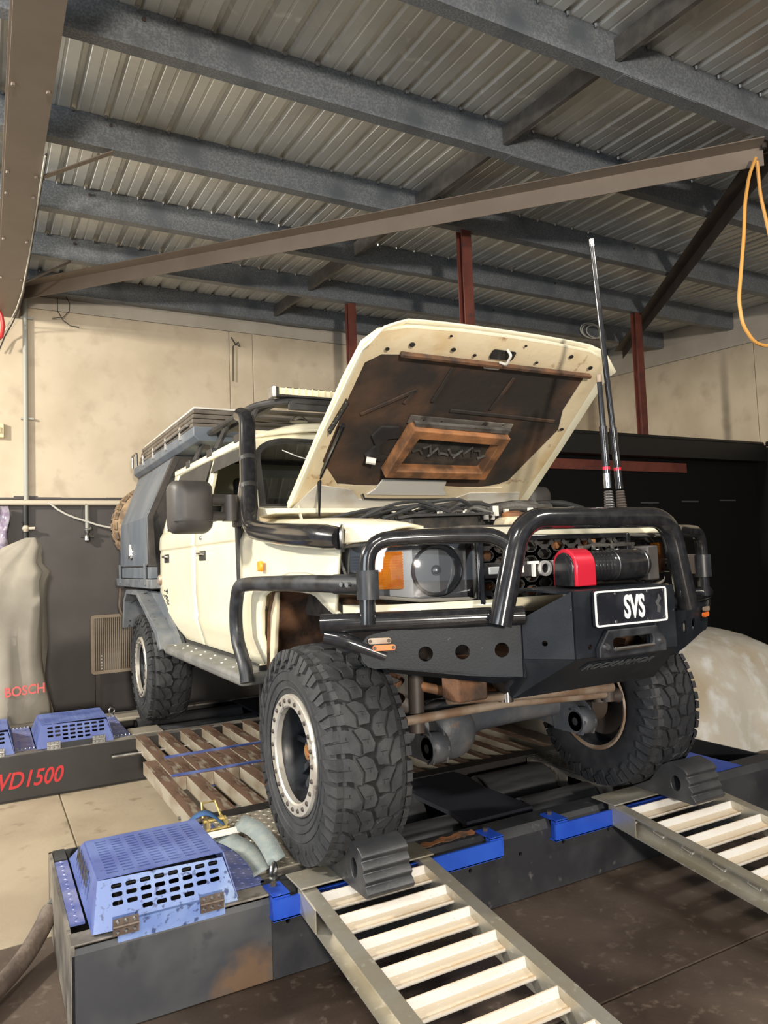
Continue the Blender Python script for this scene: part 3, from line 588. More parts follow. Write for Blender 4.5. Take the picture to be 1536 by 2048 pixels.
# ---- ramps
def ramp(label, x0, x1):
    t = empty('vehicle_ramp', ((x0+x1)/2, -1.4, 0), label, 'ramp', 'aluminium loading ramps')
    y0, L = F0-.02, 2.35; sl = math.atan2(.30, L); c, s_ = math.cos(sl), math.sin(sl)
    P = lambda x, a, h: (x, y0-a*c-h*s_*0, .312-a*s_+h)     # a: distance down the ramp, h above rail top
    for x, sgn in ((x0, 1), (x1, -1)):
        prof = [(0,0),(.052,0),(.052,-.09),(0,-.09),(0,-.083),(.045,-.083),(.045,-.007),(0,-.007)]
        xs = x if sgn > 0 else x
        m = MB().grid([[P(x+sgn*(a if sgn > 0 else a), d, b) for a, b in prof] for d in (-.0, L)], True)
        # channel opens outwards on the near ramp side
        m.build('side_rail', 'alu', t, smooth=0)
        MB().prism([(y0-.005, .305), (y0-.16*c, .305-.16*s_), (y0-.16*c, .305-.16*s_-.078), (y0-.005, .225)], XYZ, x-.004 if sgn > 0 else x, x if sgn > 0 else x+.004).build('end_gusset', 'alu', t, smooth=0)
    # hook plate over the dyno lip
    MB().box(x0-.012, x1+.012, F0-.07, F0+.075, .3125, .319).build('hook_plate', 'alu', t, bevel=.002, smooth=0)
    rung = None
    for k in range(15):
        a = .075+.148*k
        if a > L-.05: break
        if rung is None:
            m = MB(); X0, X1 = x0+.03, x1-.03
            prof = [(0,0),(.004,0),(.010,-.028),(.050,-.034),(.051,-.029),(.055,-.029),(.055,-.039),(.006,-.033)]
            m.grid([[P(x, a+u, v-.004) for u, v in prof] for x in (X0, X1)], True)
            for X in (X0, X1): pass
            rung = top_faces(m.build('rung', 'rung', t, smooth=0), 'rung_tan')
            foot = MB().prism([(0,0),(-.045,-.005),(-.03,-.05),(.0,-.05)], lambda p, q, w: (w, y0-a*c-.04+p, .312-a*s_-.035+q), X1-.012, X1-.006).build('rung_bracket', 'alu', t, smooth=0)
        else:
            again(rung, t, dy=-.148*k*c, dz=-.148*k*s_); again(foot, t, dy=-.148*k*c, dz=-.148*k*s_)
    return t
ramp('aluminium ramp with white rungs below the near front wheel', -1.045, -.515)
ramp('aluminium ramp with white rungs below the far front wheel', .468, 1.065)

# ---- chocks
def chock(label, x0, x1, yb):
    t = empty('wheel_chock', ((x0+x1)/2, yb, .319), label, 'wheel chock', 'rubber wheel chocks')
    prof = []
    # side outline (y forward negative, z): long toe under the tyre, lobed rounded face
    for k in range(9): a = math.radians(200+k*0)
    out = [(.16, 0), (.05, .055), (-.02, .14), (-.075, .165), (-.125, .155)]
    for k in range(4):      # lobes down the front face
        yy, zz = -.155-.012*k, .128-.037*k; out += [(yy, zz+.016), (yy-.014, zz), (yy-.004, zz-.016)]
    out += [(-.19, 0)]
    out = [(yb+a, .319+b) for a, b in out]
    MB().plate(out, [[(p[0], p[1]) for p in [(yb-.10+.026*math.cos(q), .319+.075+.034*math.sin(q)) for q in [i*math.pi/8 for i in range(16)]]]], (x0, 0, 0), (0,1,0), (0,0,1), x1-x0).build('rubber_body', 'chock_rubber', t, bevel=.004, smooth=30)
    return t
chock('ribbed black rubber chock at the tyre with the silver beadlock ring', -.90, -.715, -.245)
chock('ribbed black rubber chock at the tyre nearest covered car', .73, .93, -.245)

# ================================================================ the truck
T = empty('pickup_truck', (0, 1.9, TOP), 'cream dual-cab off-road pickup with raised hood and black bull bar', 'truck')
HZ = .72           # hub height
# ---------------- wheels
RT = .414
def tyre_r(x):     # tread crown profile across the half width
    a = abs(x)/.155; return RT-.010*a*a-.020*max(0, a-.75)**2*16
def build_wheel(name, cx, cy, side, detail, dusty, HZ=.72, ring=True):
    """side -1: outer face towards -x.  local x outwards = side"""
    s_ = side
    w = empty(name, (cx, cy, HZ), parent=T)
    X = lambda a: cx+s_*a*.94                       # a: outward from tyre centre
    tm = 'rubber_dusty' if dusty else 'rubber'
    prof = [(-.135,.22),(-.145,.235),(-.155,.275),(-.158,.315),(-.153,.365),(-.142,.388),(-.113,.397),(-.06,.402),(0,.403),(.06,.402),(.113,.397),(.142,.388),(.153,.365),(.158,.315),(.155,.275),(.147,.240),(.138,.222)]
    ty = MB().lathe([(s_*a, r) for a, r in prof], (cx, cy, HZ), 'x', 72).build('tyre', tm, w, smooth=50)
    # raised tread blocks
    m = MB(); sip = MB(); n = 27 if detail else 24; pitch = 2*math.pi/n
    def block(poly, h=.013, inset=.0028, r0=None):
        c = (sum(p[0] for p in poly)/len(poly), sum(p[1] for p in poly)/len(poly)); k = len(poly); vs = []
        for lvl in (0, 1):
            for a, t in poly:
                if lvl: 
                    da, dt = a-c[0], (t-c[1])*.43; q = math.hypot(da, dt) or 1; f = max(.6, 1-inset/q); a2, t2 = c[0]+da*f, c[1]+(t-c[1])*f; r = tyre_r(a2)+h-.011
                else: a2, t2 = a, t; r = tyre_r(a2)-.012
                vs.append((X(a2), cy-r*math.sin(t2), HZ+r*math.cos(t2)))
        m.add(vs, [tuple(range(k, 2*k))]+[(i, (i+1) % k, k+(i+1) % k, k+i) for i in range(k)])
    P = pitch
    for k in range(n):
        t0 = k*P
        for q, off in ((1, 0), (-1, .5)):
            t = t0+off*P
            # big shoulder lug with slanted ends, centre block interlocking with it
            block([(q*.156, t+.02*P), (q*.156, t+.86*P), (q*.105, t+.92*P), (q*.062, t+1.10*P), (q*.058, t+.72*P), (q*.088, t+.16*P), (q*.110, t+.05*P)])
            for ac, tc, L_, W_ in ((q*.125, t+.50*P, .020, 0), (q*.112, t+.40*P, 0, .10), (q*.034, t+.52*P, .014, 0), (q*.028, t+.62*P, 0, .09)):
                vs = []
                for da, dt in ((-L_-.0012, -W_/2*P-.0025), (L_+.0012, -W_/2*P-.0025), (L_+.0012, W_/2*P+.0025), (-L_-.0012, W_/2*P+.0025)):
                    r = tyre_r(ac+da)+.0026; vs.append((X(ac+da), cy-r*math.sin(tc+dt), HZ+r*math.cos(tc+dt)))
                sip.add(vs, [(0,1,2,3)])
            block([(q*.080, t+.12*P), (q*.050, t+.66*P), (q*.052, t+1.02*P), (q*.006, t+.98*P), (q*-.004, t+.70*P), (q*.014, t+.22*P), (q*.045, t+.05*P)])
    m.build('tread_blocks', tm, w, smooth=0)
    if detail: sip.build('tread_sipes', 'rubber_void', w, smooth=0)['kind'] = 'stuff'
    MB().lathe([(s_*a*.94, r) for a, r in ((-.136,.392),(-.113,.3985),(0,.4045),(.113,.3985),(.136,.392))], (cx, cy, HZ), 'x', 72).build('tread_base', 'rubber_void', w, smooth=60)
    for sd in (1, -1): MB().lathe([(s_*sd*a*.965, r) for a, r in ((.1595,.330),(.155,.365),(.144,.389),(.130,.3955))], (cx, cy, HZ), 'x', 72).build('shoulder_base', 'rubber_void', w, smooth=60)
    # biting edges on the sidewall shoulder
    for sd in ((1, -1) if detail else (1,)):
        m = MB()
        for k in range(n):
            t = (k+(.0 if sd > 0 else .5))*P
            for a, b, r0, r1 in ((.06, .42, .328, .402), (.52, .86, .352, .402)):
                vs = []
                for lvl in (0, 1):
                    for (tt, r) in ((t+a*P, r0), (t+b*P, r0+.012), (t+b*P, r1), (t+a*P, r1)):
                        xo = interp([(.29,.164),(.32,.167),(.365,.162),(.388,.152),(.402,.146)], r)+(.013 if lvl else -.012); vs.append((X(sd*xo), cy-r*math.sin(tt), HZ+r*math.cos(tt)))
                m.add(vs, [(4,5,6,7),(0,1,5,4),(1,2,6,5),(2,3,7,6),(3,0,4,7)])
        m.build('side_lugs', tm, w, smooth=0)['kind'] = 'stuff'
    m = MB()
    for r in (.255, .285, .318): m.lathe([(s_*.153,r-.004),(s_*(.1605 if r > .27 else .155),r),(s_*.153,r+.004)], (cx, cy, HZ), 'x', 64)
    m.build('sidewall_rings', tm, w, smooth=60)
    # rim barrel
    rim = MB().lathe([(s_*a, r) for a, r in ((-.15,.232),(-.15,.222),(-.13,.205),(.02,.200),(.10,.190),(.118,.20),(.140,.208),(.140,.220),(.135,.228))], (cx, cy, HZ), 'x', 48).build('rim', 'black_satin', w, smooth=40)
    MB().lathe([(s_*-.152,.236),(s_*-.158,.228),(s_*-.150,.214),(s_*-.146,.216)], (cx, cy, HZ), 'x', 48).build('inner_lip', 'rod_tan', rim)
    # six spokes, two bars each
    m = MB()
    for k in range(6):
        a = k*math.pi/3+.25
        for d in (-.17, .17):
            p = Vector((X(.02), cy+.045*math.cos(a+d*1.3), HZ+.045*math.sin(a+d*1.3))); q = Vector((X(.045), cy+.200*math.cos(a+d), HZ+.200*math.sin(a+d)))
            m.bar(p, q, .026, .03, (1,0,0))
        p = Vector((X(.015), cy+.12*math.cos(a), HZ+.12*math.sin(a))); m.obox(p, (.008,0,0), Vector((0, math.cos(a), math.sin(a)))*.07, Vector((0, -math.sin(a), math.cos(a)))*.015)
    m.build('spokes', 'black_satin', rim, bevel=.004, smooth=30)
    MB().lathe([(s_*-.05,.085),(s_*.02,.085),(s_*.03,.07),(s_*.03,.0)], (cx, cy, HZ), 'x', 28).build('centre', 'black_satin', rim)
    MB().lathe([(s_*-.09,.17),(s_*-.085,.17),(s_*-.06,.05)], (cx, cy, HZ), 'x', 32).build('brake_disc', 'dark_steel', rim)
    if ring:
        rg = MB().lathe([(s_*.130,.230),(s_*.152,.230),(s_*.158,.225),(s_*.158,.186),(s_*.152,.180),(s_*.130,.180)], (cx, cy, HZ), 'x', 64).build('beadlock_ring', 'ring_silver', w, smooth=40)
        bolt = None
        for k in range(24):
            a = 2*math.pi*k/24; y, z = cy+.2055*math.cos(a), HZ+.2055*math.sin(a)
            if bolt is None: bolt = MB().lathe([(s_*.155,.0095),(s_*.1595,.0095),(s_*.164,.0065),(s_*.164,0)], (cx, y, z), 'x', 8).build('bolt', 'dark_steel', rg, smooth=0, origin=(cx, y, z)); y0, z0 = y, z
            else: again(bolt, rg, dy=y-y0, dz=z-z0)
        h = MB().lathe([(s_*.02,.052),(s_*.075,.05),(s_*.085,.044),(s_*.085,.03)], (cx, cy, HZ), 'x', 10).build('hub', 'black_satin', w, smooth=0)
        MB().lathe([(s_*.07,.032),(s_*.092,.030),(s_*.094,.0)], (cx, cy, HZ), 'x', 20).tube([(X(.096), cy-.02, HZ-.012), (X(.096), cy+.02, HZ+.012)], .006, 8).build('hub_dial', 'bronze', h)
    return w
build_wheel('front_wheel', -.828, 0, -1, True, True); build_wheel('front_wheel', .765, .05, 1, True, False)
build_wheel('rear_wheel', -.82, 3.21, -1, False, True, .703); build_wheel('rear_wheel', .79, 3.21, 1, False, False, .703)

# ---------------- cab
SX = [(.94,.785),(1.0,.80),(1.135,.838),(1.15,.832),(1.3,.845),(1.56,.842),(1.585,.836),(1.60,.848),(1.68,.842),(1.725,.815),(1.76,.803),(2.14,.715)]
sx = lambda z: interp(SX, z)
def side_panel(rows, s_, fn=None, cols=10):
    fn = fn or (lambda y, z: sx(z)); m = MB()
    m.grid([[(s_*fn(lerp(a, b, j/cols), z), lerp(a, b, j/cols), z) for j in range(cols+1)] for z, a, b in rows]); return m
ZS = [.965,1.0,1.06,1.135,1.15,1.3,1.45,1.56,1.585,1.60,1.64,1.68,1.705,1.72]
for s_ in (-1, 1):
    fd = side_panel([(z, 1.03, 1.925) for z in ZS], s_).build('front_door', 'cream', T, solid=.03, smooth=50, bevel=.006)
    rb = lambda z: 2.985 if z > 1.14 else 2.40+(z-.965)*3.3
    rd = side_panel([(z, 1.937, rb(z)) for z in ZS], s_).build('rear_door', 'cream', T, solid=.03, smooth=50, bevel=.006)
    def frame(door, poly, gl, vis):
        pts = [(s_*(sx(z)-.012), y, z) for y, z in poly]
        m = MB()
        for a, b in zip(pts, pts[1:]): m.bar(a, b, .05, .028, (1,0,0))
        m.build('window_frame', 'cream', door, bevel=.006)
        g = MB().add([(s_*(sx(z)-.02), y, z) for y, z in gl], [tuple(range(len(gl)))]).build('window_glass', 'glass', door, smooth=0)
        v = MB().add([(s_*(sx(z)+.008+.025*(2.14-z)*4), y, z) for y, z in vis], [tuple(range(len(vis)))]).build('weather_shield', 'black_plastic', door, solid=.004, smooth=0)
        pts = [(s_*(sx(z)-.004), y, z) for y, z in gl]
        MB().tube(pts, .011, 6, closed=True).build('window_seal', 'black_plastic', door)
    frame(fd, [(1.02,1.72),(1.185,2.125),(1.90,2.14),(1.90,1.72)], [(1.06,1.74),(1.21,2.10),(1.87,2.115),(1.87,1.74)] if s_ > 0 else [(1.06,1.74),(1.07,1.76),(1.87,1.76),(1.87,1.74)], [(1.19,2.05),(1.21,2.13),(1.9,2.145),(1.9,2.05)])
    frame(rd, [(1.96,1.72),(1.96,2.14),(2.86,2.14),(2.97,1.72)], [(1.99,1.74),(1.99,2.115),(2.83,2.115),(2.93,1.74)], [(1.97,2.0),(1.97,2.145),(2.86,2.145),(2.89,2.02)])
    if s_ < 0: MB().tube([(s_*.80,1.22,1.74),(s_*.72,1.28,2.10)], .010, 8).build('quarter_bar', 'brown_steel', fd)
    for d, y in ((fd, 1.74), (rd, 2.74)):
        h = MB().box(s_*.860-.004, s_*.860+.004, y-.07, y+.07, 1.495, 1.555).build('handle_cup', 'black_plastic', d, bevel=.004)
        MB().tube([(s_*.862, y-.058, 1.535), (s_*.878, y-.045, 1.54), (s_*.878, y+.045, 1.54), (s_*.862, y+.058, 1.535)], .010, 8).build('door_handle', 'chrome', h)
    MB().lathe([(s_*.0,.013),(s_*.006,.011),(s_*.006,0)], (s_*.862, 1.76, 1.632), 'x', 12).build('key_lock', 'chrome', fd)
    side_panel([(z, 1.905, 1.96) for z in ZS+[1.9, 2.13]], s_, lambda y, z: sx(z)-.022, 2).build('centre_pillar', 'black_plastic', T, solid=.01, smooth=50)  # pillar strip kept black to paint in the shade of the door gap
    # dark door hinge strip and cowl side
    MB().prism([(1.00,1.30),(1.045,1.30),(1.06,1.72),(1.02,1.72)], XYZ, s_*.838, s_*.864).build('door_edge_strip', 'black_plastic', T, bevel=.006)
    # roof rail and rear pillar
    MB().bar((s_*.712, 1.15, 2.165), (s_*.712, 2.98, 2.175), .05, .05).build('roof_gutter', 'cream', T, bevel=.012)
    rows = [(z, lerp(2.885, 2.79, 0) if z < 1.75 else lerp(2.96, 2.86, (z-1.72)/.42), 3.0) for z in (1.72,1.8,1.9,2.0,2.1,2.16)]
    side_panel(rows, s_, cols=3).build('rear_pillar', 'cream', T, solid=.03, smooth=50)
    # sill
    MB().prism([(.80,.90),(2.40,.90),(2.43,.985),(.80,.985)], XYZ, s_*.72, s_*.785).build('sill', 'cream_under', T, bevel=.008)
    # side step
    st = MB().prism([(.74,.875),(2.42,.875),(2.50,.905),(2.46,.935),(.74,.935)], XYZ, s_*.77, s_*.955).build('side_step', 'step_grey', T, bevel=.022, bseg=3)
    m = MB()
    for k in range(7):
        for x in (.84, .90): m.lathe([(0,.008),(.004,.006),(.004,0)], (s_*x, .92+k*.22+(x > .85)*.09, .935), 'z', 8)
    m.build('grip_studs', 'white_paint', st)['kind'] = 'stuff'
# roof skin
rows = []
for i in range(15):
    y = 1.13+1.87*i/14; fr = smst((y-1.13)/.20)
    rows.append([(x, y, 2.165+(.06+.09*fr)*(1-abs(x/.71)**2.6)) for x in [-.71+1.42*j/20 for j in range(21)]])
MB().grid(rows).build('roof', 'cream', T, solid=.02, smooth=60)
MB().prism([(-.80,.95),(.80,.95),(.84,1.2),(.84,1.62),(.80,1.75),(.715,2.16),(.5,2.27),(-.5,2.27),(-.715,2.16),(-.80,1.75),(-.84,1.62),(-.84,1.2)], XZY, 2.975, 3.0).build('cab_rear', 'cream', T, smooth=0)
MB().add([(-.55,3.004,1.78),(.55,3.004,1.78),(.5,3.004,2.1),(-.5,3.004,2.1)], [(0,1,2,3)]).build('rear_window', 'black_gloss', T, solid=.004, smooth=0)
MB().box(-.79, .79, .78, 2.97, .93, .97).build('cab_floor', 'interior', T, smooth=0)
MB().box(-.80, .80, .86, .90, .9, 1.74).build('firewall', 'cream_under', T, smooth=0)
# windscreen with rounded top corners
WS = lambda u, v, w=0: (u, .955+.215*v-w*.9, 1.755+.43*v+w*.43)
def wso(x, z, r): return [(-x+.02, -.02), (x-.02, -.02)]+[(x-.06-r+r*math.cos(a), 1.0+z-r*1.35+r*1.35*math.sin(a)) for a in [i*math.pi/16 for i in range(9)]]+[(-x+.06+r-r*math.cos(a), 1.0+z-r*1.35+r*1.35*math.sin(a)) for a in [math.pi/2-i*math.pi/16 for i in range(9)]]
def ring(o, i_, w0, w1, name, mt):
    n = len(o); m = MB(); m.grid([[WS(*p, w0) for p in i_], [WS(*p, w1) for p in i_], [WS(*p, w1) for p in o], [WS(*p, w0) for p in o], [WS(*p, w0) for p in i_]], True); return m.build(name, mt, T, smooth=40)
outer = [(-.815,-.06),(.815,-.06)]+[(.765-.09+.09*math.cos(a), 1.02-.08+.10*math.sin(a)) for a in [i*math.pi/16 for i in range(9)]]+[(-.765+.09-.09*math.cos(a), 1.02-.08+.10*math.sin(a)) for a in [math.pi/2-i*math.pi/16 for i in range(9)]]
mid = wso(.795, -.065, .22); inn = wso(.765, -.10, .21); mid[0] = (-.765, -.03); mid[1] = (.765, -.03); inn[0] = (-.725, .03); inn[1] = (.725, .03)
ring(outer, mid, -.01, .012, 'windscreen_frame', 'cream'); ring(mid, inn, -.005, .02, 'windscreen_seal', 'black_plastic')
MB().add([WS(*p, .004) for p in inn], [tuple(range(len(inn)))]).build('windscreen', 'glass', T, smooth=0)
m = MB().tube([WS(-.56,.78,.005), WS(-.48,.70,.006), WS(-.42,.66,.006), WS(-.36,.60,.006), WS(-.30,.42,.006)], .0025, 5); m.build('windscreen_crack', 'white_paint', T)
MB().prism([(.60,1.70),(.96,1.70),(.975,1.755),(.90,1.758),(.74,1.735),(.60,1.725)], XYZ, -.80, .80).build('cowl', 'cream', T, bevel=.006)
MB().box(-.66,.66,.70,.80,1.733,1.745).build('cowl_grille', 'black_plastic', T, smooth=0)
# roof marker lamp
m = MB().lathe([(0,.055),(.012,.05),(.03,.03),(.035,0)], (-.38, 1.30, 2.295), 'z', 16); m.build('roof_marker_lamp', 'chrome', T)
# interior
MB().prism([(.92,1.2),(1.20,1.45),(1.22,1.68),(1.05,1.735),(.95,1.74)], XYZ, -.74, .74).build('dashboard', 'interior_grey', T, bevel=.02)
for x in (-.38, .38):
    st = MB().prism([(1.55,1.20),(2.0,1.16),(2.05,1.3),(1.6,1.36)], XYZ, x-.24, x+.24).build('seat', 'interior', T, bevel=.05, bseg=3)
    MB().prism([(1.98,1.28),(2.08,1.28),(2.25,1.86),(2.14,1.88)], XYZ, x-.23, x+.23).build('seat_back', 'interior', st, bevel=.05, bseg=3)
    MB().prism([(2.17,1.90),(2.25,1.89),(2.29,2.06),(2.21,2.07)], XYZ, x-.12, x+.12).build('headrest', 'interior', st, bevel=.03, bseg=3)
MB().tube([(-.38+.19*math.cos(a), 1.38-.07*math.sin(a), 1.62+.17*math.sin(a)) for a in [i*math.pi/14 for i in range(28)]], .014, 8, closed=True).build('steering_wheel', 'interior', T)
MB().box(-.72, .72, 2.45, 2.9, 1.1, 1.95).build('rear_bench', 'interior', T, bevel=.05)

# ---------------- front guards
def arch_lo(y):    # lower edge of the guard above the wheel
    return interp([(-.34,1.235),(-.20,1.235),(-.10,1.275),(.02,1.325),(.10,1.34),(.55,1.345),(.66,1.31),(.72,1.22),(.745,1.10),(.76,.955),(1.02,.955)], y)
def gx(y, z): return sx(min(z, 1.60))+.006-.10*max(0, (-.08-y)/.38)**1.8-max(0, (z-1.585))*1.0*smst((z-1.58)/.08)
def gtop(y): return interp([(-.46,1.56),(-.40,1.588),(-.25,1.612),(0,1.632),(.5,1.66),(1.02,1.70)], y)
for s_ in (-1, 1):
    ys = [-.42,-.34,-.26,-.20,-.15,-.10,-.05,.02,.10,.2,.3,.42,.55,.65,.75,.85,.95,1.02]; rows = []
    for k in range(9):
        r = []
        for y in ys:
            lo = min(arch_lo(y), 1.345) if y < .55 else 1.345
            if y < -.16: lo = max(lo, interp([(-.42,1.53),(-.2,1.525),(-.16,1.30)], y))
            z = lerp(lo, gtop(y)-.03, k/8); r.append((s_*gx(y, z), y, z))
        rows.append(r)
    # rolled top towards the hood opening
    for a, b in ((.02, -.018), (.05, -.006), (.10, 0), (.16, -.004)): rows.append([(s_*(gx(y, gtop(y)-.03)-a), y, gtop(y)+b) for y in ys])
    rows.append([(s_*(gx(y, gtop(y)-.03)-.165), y, gtop(y)-.05) for y in ys])
    gd = MB().grid(rows).build('front_guard', 'cream', T, solid=.012, smooth=55)
    rows = []
    for z in (.955, 1.0, 1.05, 1.10, 1.16, 1.22, 1.27, 1.31, 1.345):
        a = interp([(.955,.76),(1.10,.745),(1.22,.72),(1.31,.66),(1.345,.55)], z); rows.append([(s_*gx(y, z), y, z) for y in [lerp(a, 1.02, k/6) for k in range(7)]])
    MB().grid(rows).build('guard_rear_panel', 'cream', gd, solid=.012, smooth=55)
    MB().tube([(s_*(gx(y, arch_lo(y))-.006), y, arch_lo(y)+.004) for y in [-.16,-.10,-.04,.02,.08,.2,.35,.5,.58,.63,.66,.69,.715,.73,.742,.75,.757]], .012, 8).build('arch_lip', 'cream', gd)
    m = MB().tube([(s_*(gx(y, 1.40)+.003), y, z) for y, z in ((-.13,1.36),(-.10,1.385),(-.04,1.405),(.1,1.42),(.3,1.42),(.42,1.40))], .006, 6); m.build('guard_crease', 'cream', gd)
    # rusty inner guard
    rows = []
    for y, z in ((-.30,1.215),(-.2,1.26),(-.10,1.31),(.05,1.345),(.3,1.36),(.52,1.355),(.64,1.32),(.71,1.22),(.735,1.08),(.745,.95)): rows.append([(s_*x, y, z) for x in (.36, .60, .815)])
    MB().grid(rows).build('wheel_well', 'rust_brown', gd, smooth=60)
    MB().prism([(.70,.94),(.86,.94),(.80,1.33),(.62,1.36)], XYZ, s_*.775, s_*.80).build('well_rear_panel', 'cream_under', gd, bevel=.008)
    m = MB()
    for y, z in ((.74,1.24),(.72,1.02),(.78,.98)): m.lathe([(-.002,.014),(.002,.014)], (s_*.803, y+.03, z), 'x', 10, True)
    m.build('well_plugs', 'dark_steel', gd)
    MB().box(s_*.70, s_*.84, .78, .80, .72, .96).build('mud_flap', 'black_plastic', T, smooth=0)
    mk = MB().box(s_*.872-.012, s_*.872+.006, .60, .655, 1.425, 1.475).build('side_marker', 'amber', T, bevel=.008)
    # valance under the lamp
    MB().grid([[(s_*x, y, z) for x, y in ((.83,-.20),(.80,-.30),(.72,-.375),(.60,-.425),(.45,-.455),(.38,-.465),(0,-.47))] for z in (1.24,1.255,1.295)]).build('front_valance', 'cream', T, solid=.02, smooth=50)
    # headlamp
    hl = empty('headlamp', (s_*.6, -.35, 1.30), parent=T)
    cur = [(.818,-.150),(.815,-.20),(.80,-.26),(.765,-.325),(.70,-.375),(.62,-.415),(.52,-.442),(.44,-.455),(.408,-.458)]
    zt_ = lambda i: interp([(0,1.505),(1,1.515),(4,1.522),(8,1.522)], i); zb = lambda i: interp([(0,1.47),(1,1.40),(2,1.345),(3,1.325),(5,1.306),(8,1.302)], i)
    MB().grid([[(s_*x, y-.012*math.sin(math.pi*f), lerp(zb(i), zt_(i), f)) for i, (x, y) in enumerate(cur)] for f in (0, .25, .5, .75, 1)]).build('clear_lens', 'lens', hl, smooth=60)
    m = MB().tube([(s_*x, y+.004, zt_(i)) for i, (x, y) in enumerate(cur)]+[(s_*x, y+.004, zb(i)) for i, (x, y) in reversed(list(enumerate(cur)))], .0075, 8, closed=True); m.build('lamp_bezel', 'interior_grey', hl)
    MB().grid([[(s_*(x-.0), y+.055, lerp(zb(i), zt_(i), f)) for i, (x, y) in enumerate(cur)] for f in (0, 1)]).build('lamp_housing', 'lamp_clear', hl, smooth=0)
    d = Vector((s_*.30, -1, 0)).normalized(); u = Vector((-d.y, d.x, 0)); c = Vector((s_*.535, -.395, 1.412)); rows = []
    for r, dd in ((.098, .0), (.094, .008), (.088, .0), (.085, -.02), (.06, -.045), (.03, -.055), (.001, -.056)):
        rows.append([c+d*(dd+.01)+(u*math.cos(a)+Vector((0,0,1))*math.sin(a))*r for a in [i*math.pi/16 for i in range(32)]])
    MB().grid(rows, True).build('reflector', 'lamp_chrome', hl, smooth=60)
    rows = []
    for r, dd in ((.020, -.05), (.020, -.01), (.014, -.002), (.001, .0)): rows.append([c+d*dd+(u*math.cos(a)+Vector((0,0,1))*math.sin(a))*r for a in [i*math.pi/12 for i in range(24)]])
    MB().grid(rows, True).build('bulb_shade', 'steel', hl, smooth=60)
    m = MB()
    m.bar((s_*.775, -.290, 1.419), (s_*.664, -.364, 1.419), .03, .138)
    for k in range(13):
        z = 1.359+.0100*k; m.bar((s_*.779, -.300, z), (s_*.668, -.374, z), .016, .0065)
    m.build('amber_indicator', 'amber', hl, smooth=0)
    m = MB()
    for k in range(9): z = 1.385+.011*k; m.bar((s_*.80, -.20, z), (s_*.785, -.26, z), .012, .006)
    m.build('corner_reflector', 'lamp_clear', hl, smooth=0)
    # inner black gloss end cap of the grille
    MB().prism([(.375,-.478),(.402,-.472),(.41,-.40),(.38,-.40)], lambda p, q, t: (s_*p, q, t), 1.275, 1.535).build('grille_end', 'black_gloss', T, bevel=.006)
# ---------------- grille
gr = MB().box(-.38,.38,-.475,-.455,1.515,1.535).box(-.38,.38,-.475,-.455,1.275,1.295).build('grille', 'black_gloss', T, bevel=.004)
m = MB(); a = .050
for i in range(-5, 6):
    for j in range(4):
        cx, cz = i*a*1.42, 1.315+j*a*1.16+(a*.58 if i % 2 else 0)
        if cz > 1.51: continue
        pts = [(cx+a*.90*math.cos(t), -.462, cz+a*.62*math.sin(t)) for t in [k*math.pi/3 for k in range(6)]]
        for p, q in zip(pts, pts[1:]+pts[:1]): m.bar(p, q, .018, .0075, (0,1,0))
m.build('honeycomb', 'black_plastic', gr, smooth=0)
for x0_, x1_ in ((-.355,-.19), (.19,.355)): MB().box(x0_, x1_, -.482, -.468, 1.388, 1.416).build('white_bar', 'white_paint', gr, bevel=.003)
MB().box(-.375, .375, -.474, -.466, 1.372, 1.432).build('badge_bar', 'black_plastic', gr, bevel=.004)
MB().text('TOYOTA', .083, lambda p, q, w: (p, -.474-w, 1.373+q), .012, .98, bold=.022).build('badge_lettering', 'white_paint', gr, smooth=0)
MB().box(-.36,.36,-.40,-.38,1.28,1.53).build('radiator_core', 'engine_dark', T, smooth=0)
for x, z in ((-.33,1.46),(-.30,1.33),(-.12,1.32),(.05,1.50),(.22,1.49),(-.2,1.48),(.30,1.33)): MB().box(x-.025,x+.025,-.425,-.40,z-.022,z+.022).build('cooler_fitting', 'rust_orange', T, smooth=0)
MB().prism([(-.45,1.53),(-.36,1.53),(-.34,1.565),(-.43,1.57)], XYZ, -.62, .62).build('radiator_support', 'cream', T, bevel=.008)
MB().box(-.42, .52, -.40, -.30, 1.545, 1.580).build('radiator_top', 'engine_dark', T, bevel=.01)

# ---------------- hood, propped open
hN = Vector((0,.615,.79)).normalized(); hV = Vector((0,-.79,.615)).normalized(); hO = Vector((0,.66,1.745))
H = lambda u, v, w=0.: hO+Vector((u,0,0))+hV*v+hN*w
hw = lambda v: interp([(0,.725),(.4,.712),(.85,.685),(.99,.668),(1.06,.60),(1.12,.40)], v)
hl_ = lambda f: 1.115-.012*f*f-.075*max(0,(abs(f)-.80)/.20)**2
rows = []
for i in range(19):
    t = i/18; r = []
    for j in range(25):
        f = -1+2*j/24; v = t*hl_(f); u = f*interp([(0,.725),(.5,.708),(.9,.685),(1.12,.665)], v)
        w = .035*(1-f**4)-.035*smst((abs(f)-.94)/.06)-.03*smst((t-.93)/.07)
        if abs(f) < .78: w += .018
        r.append(H(u, v, w))
    rows.append(r)
hood = MB().grid(rows).build('hood', 'cream', T, solid=.008, smooth=50)
# pressed inner frame (ring) in cream, with rolled section
fo = [(-.715,.0),(.715,.0),(.705,.45),(.69,.80),(.672,.98),(.62,1.05),(.50,1.085),(.25,1.10),(0,1.103),(-.25,1.10),(-.50,1.085),(-.62,1.05),(-.672,.98),(-.69,.80),(-.705,.45)]
fi = [(-.46,.155),(.46,.155),(.575,.24),(.615,.62),(.560,.74),(.545,.935),(.42,.955),(.2,.960),(0,.962),(-.2,.960),(-.42,.955),(-.575,.945),(-.63,.88),(-.64,.70),(-.635,.32)]
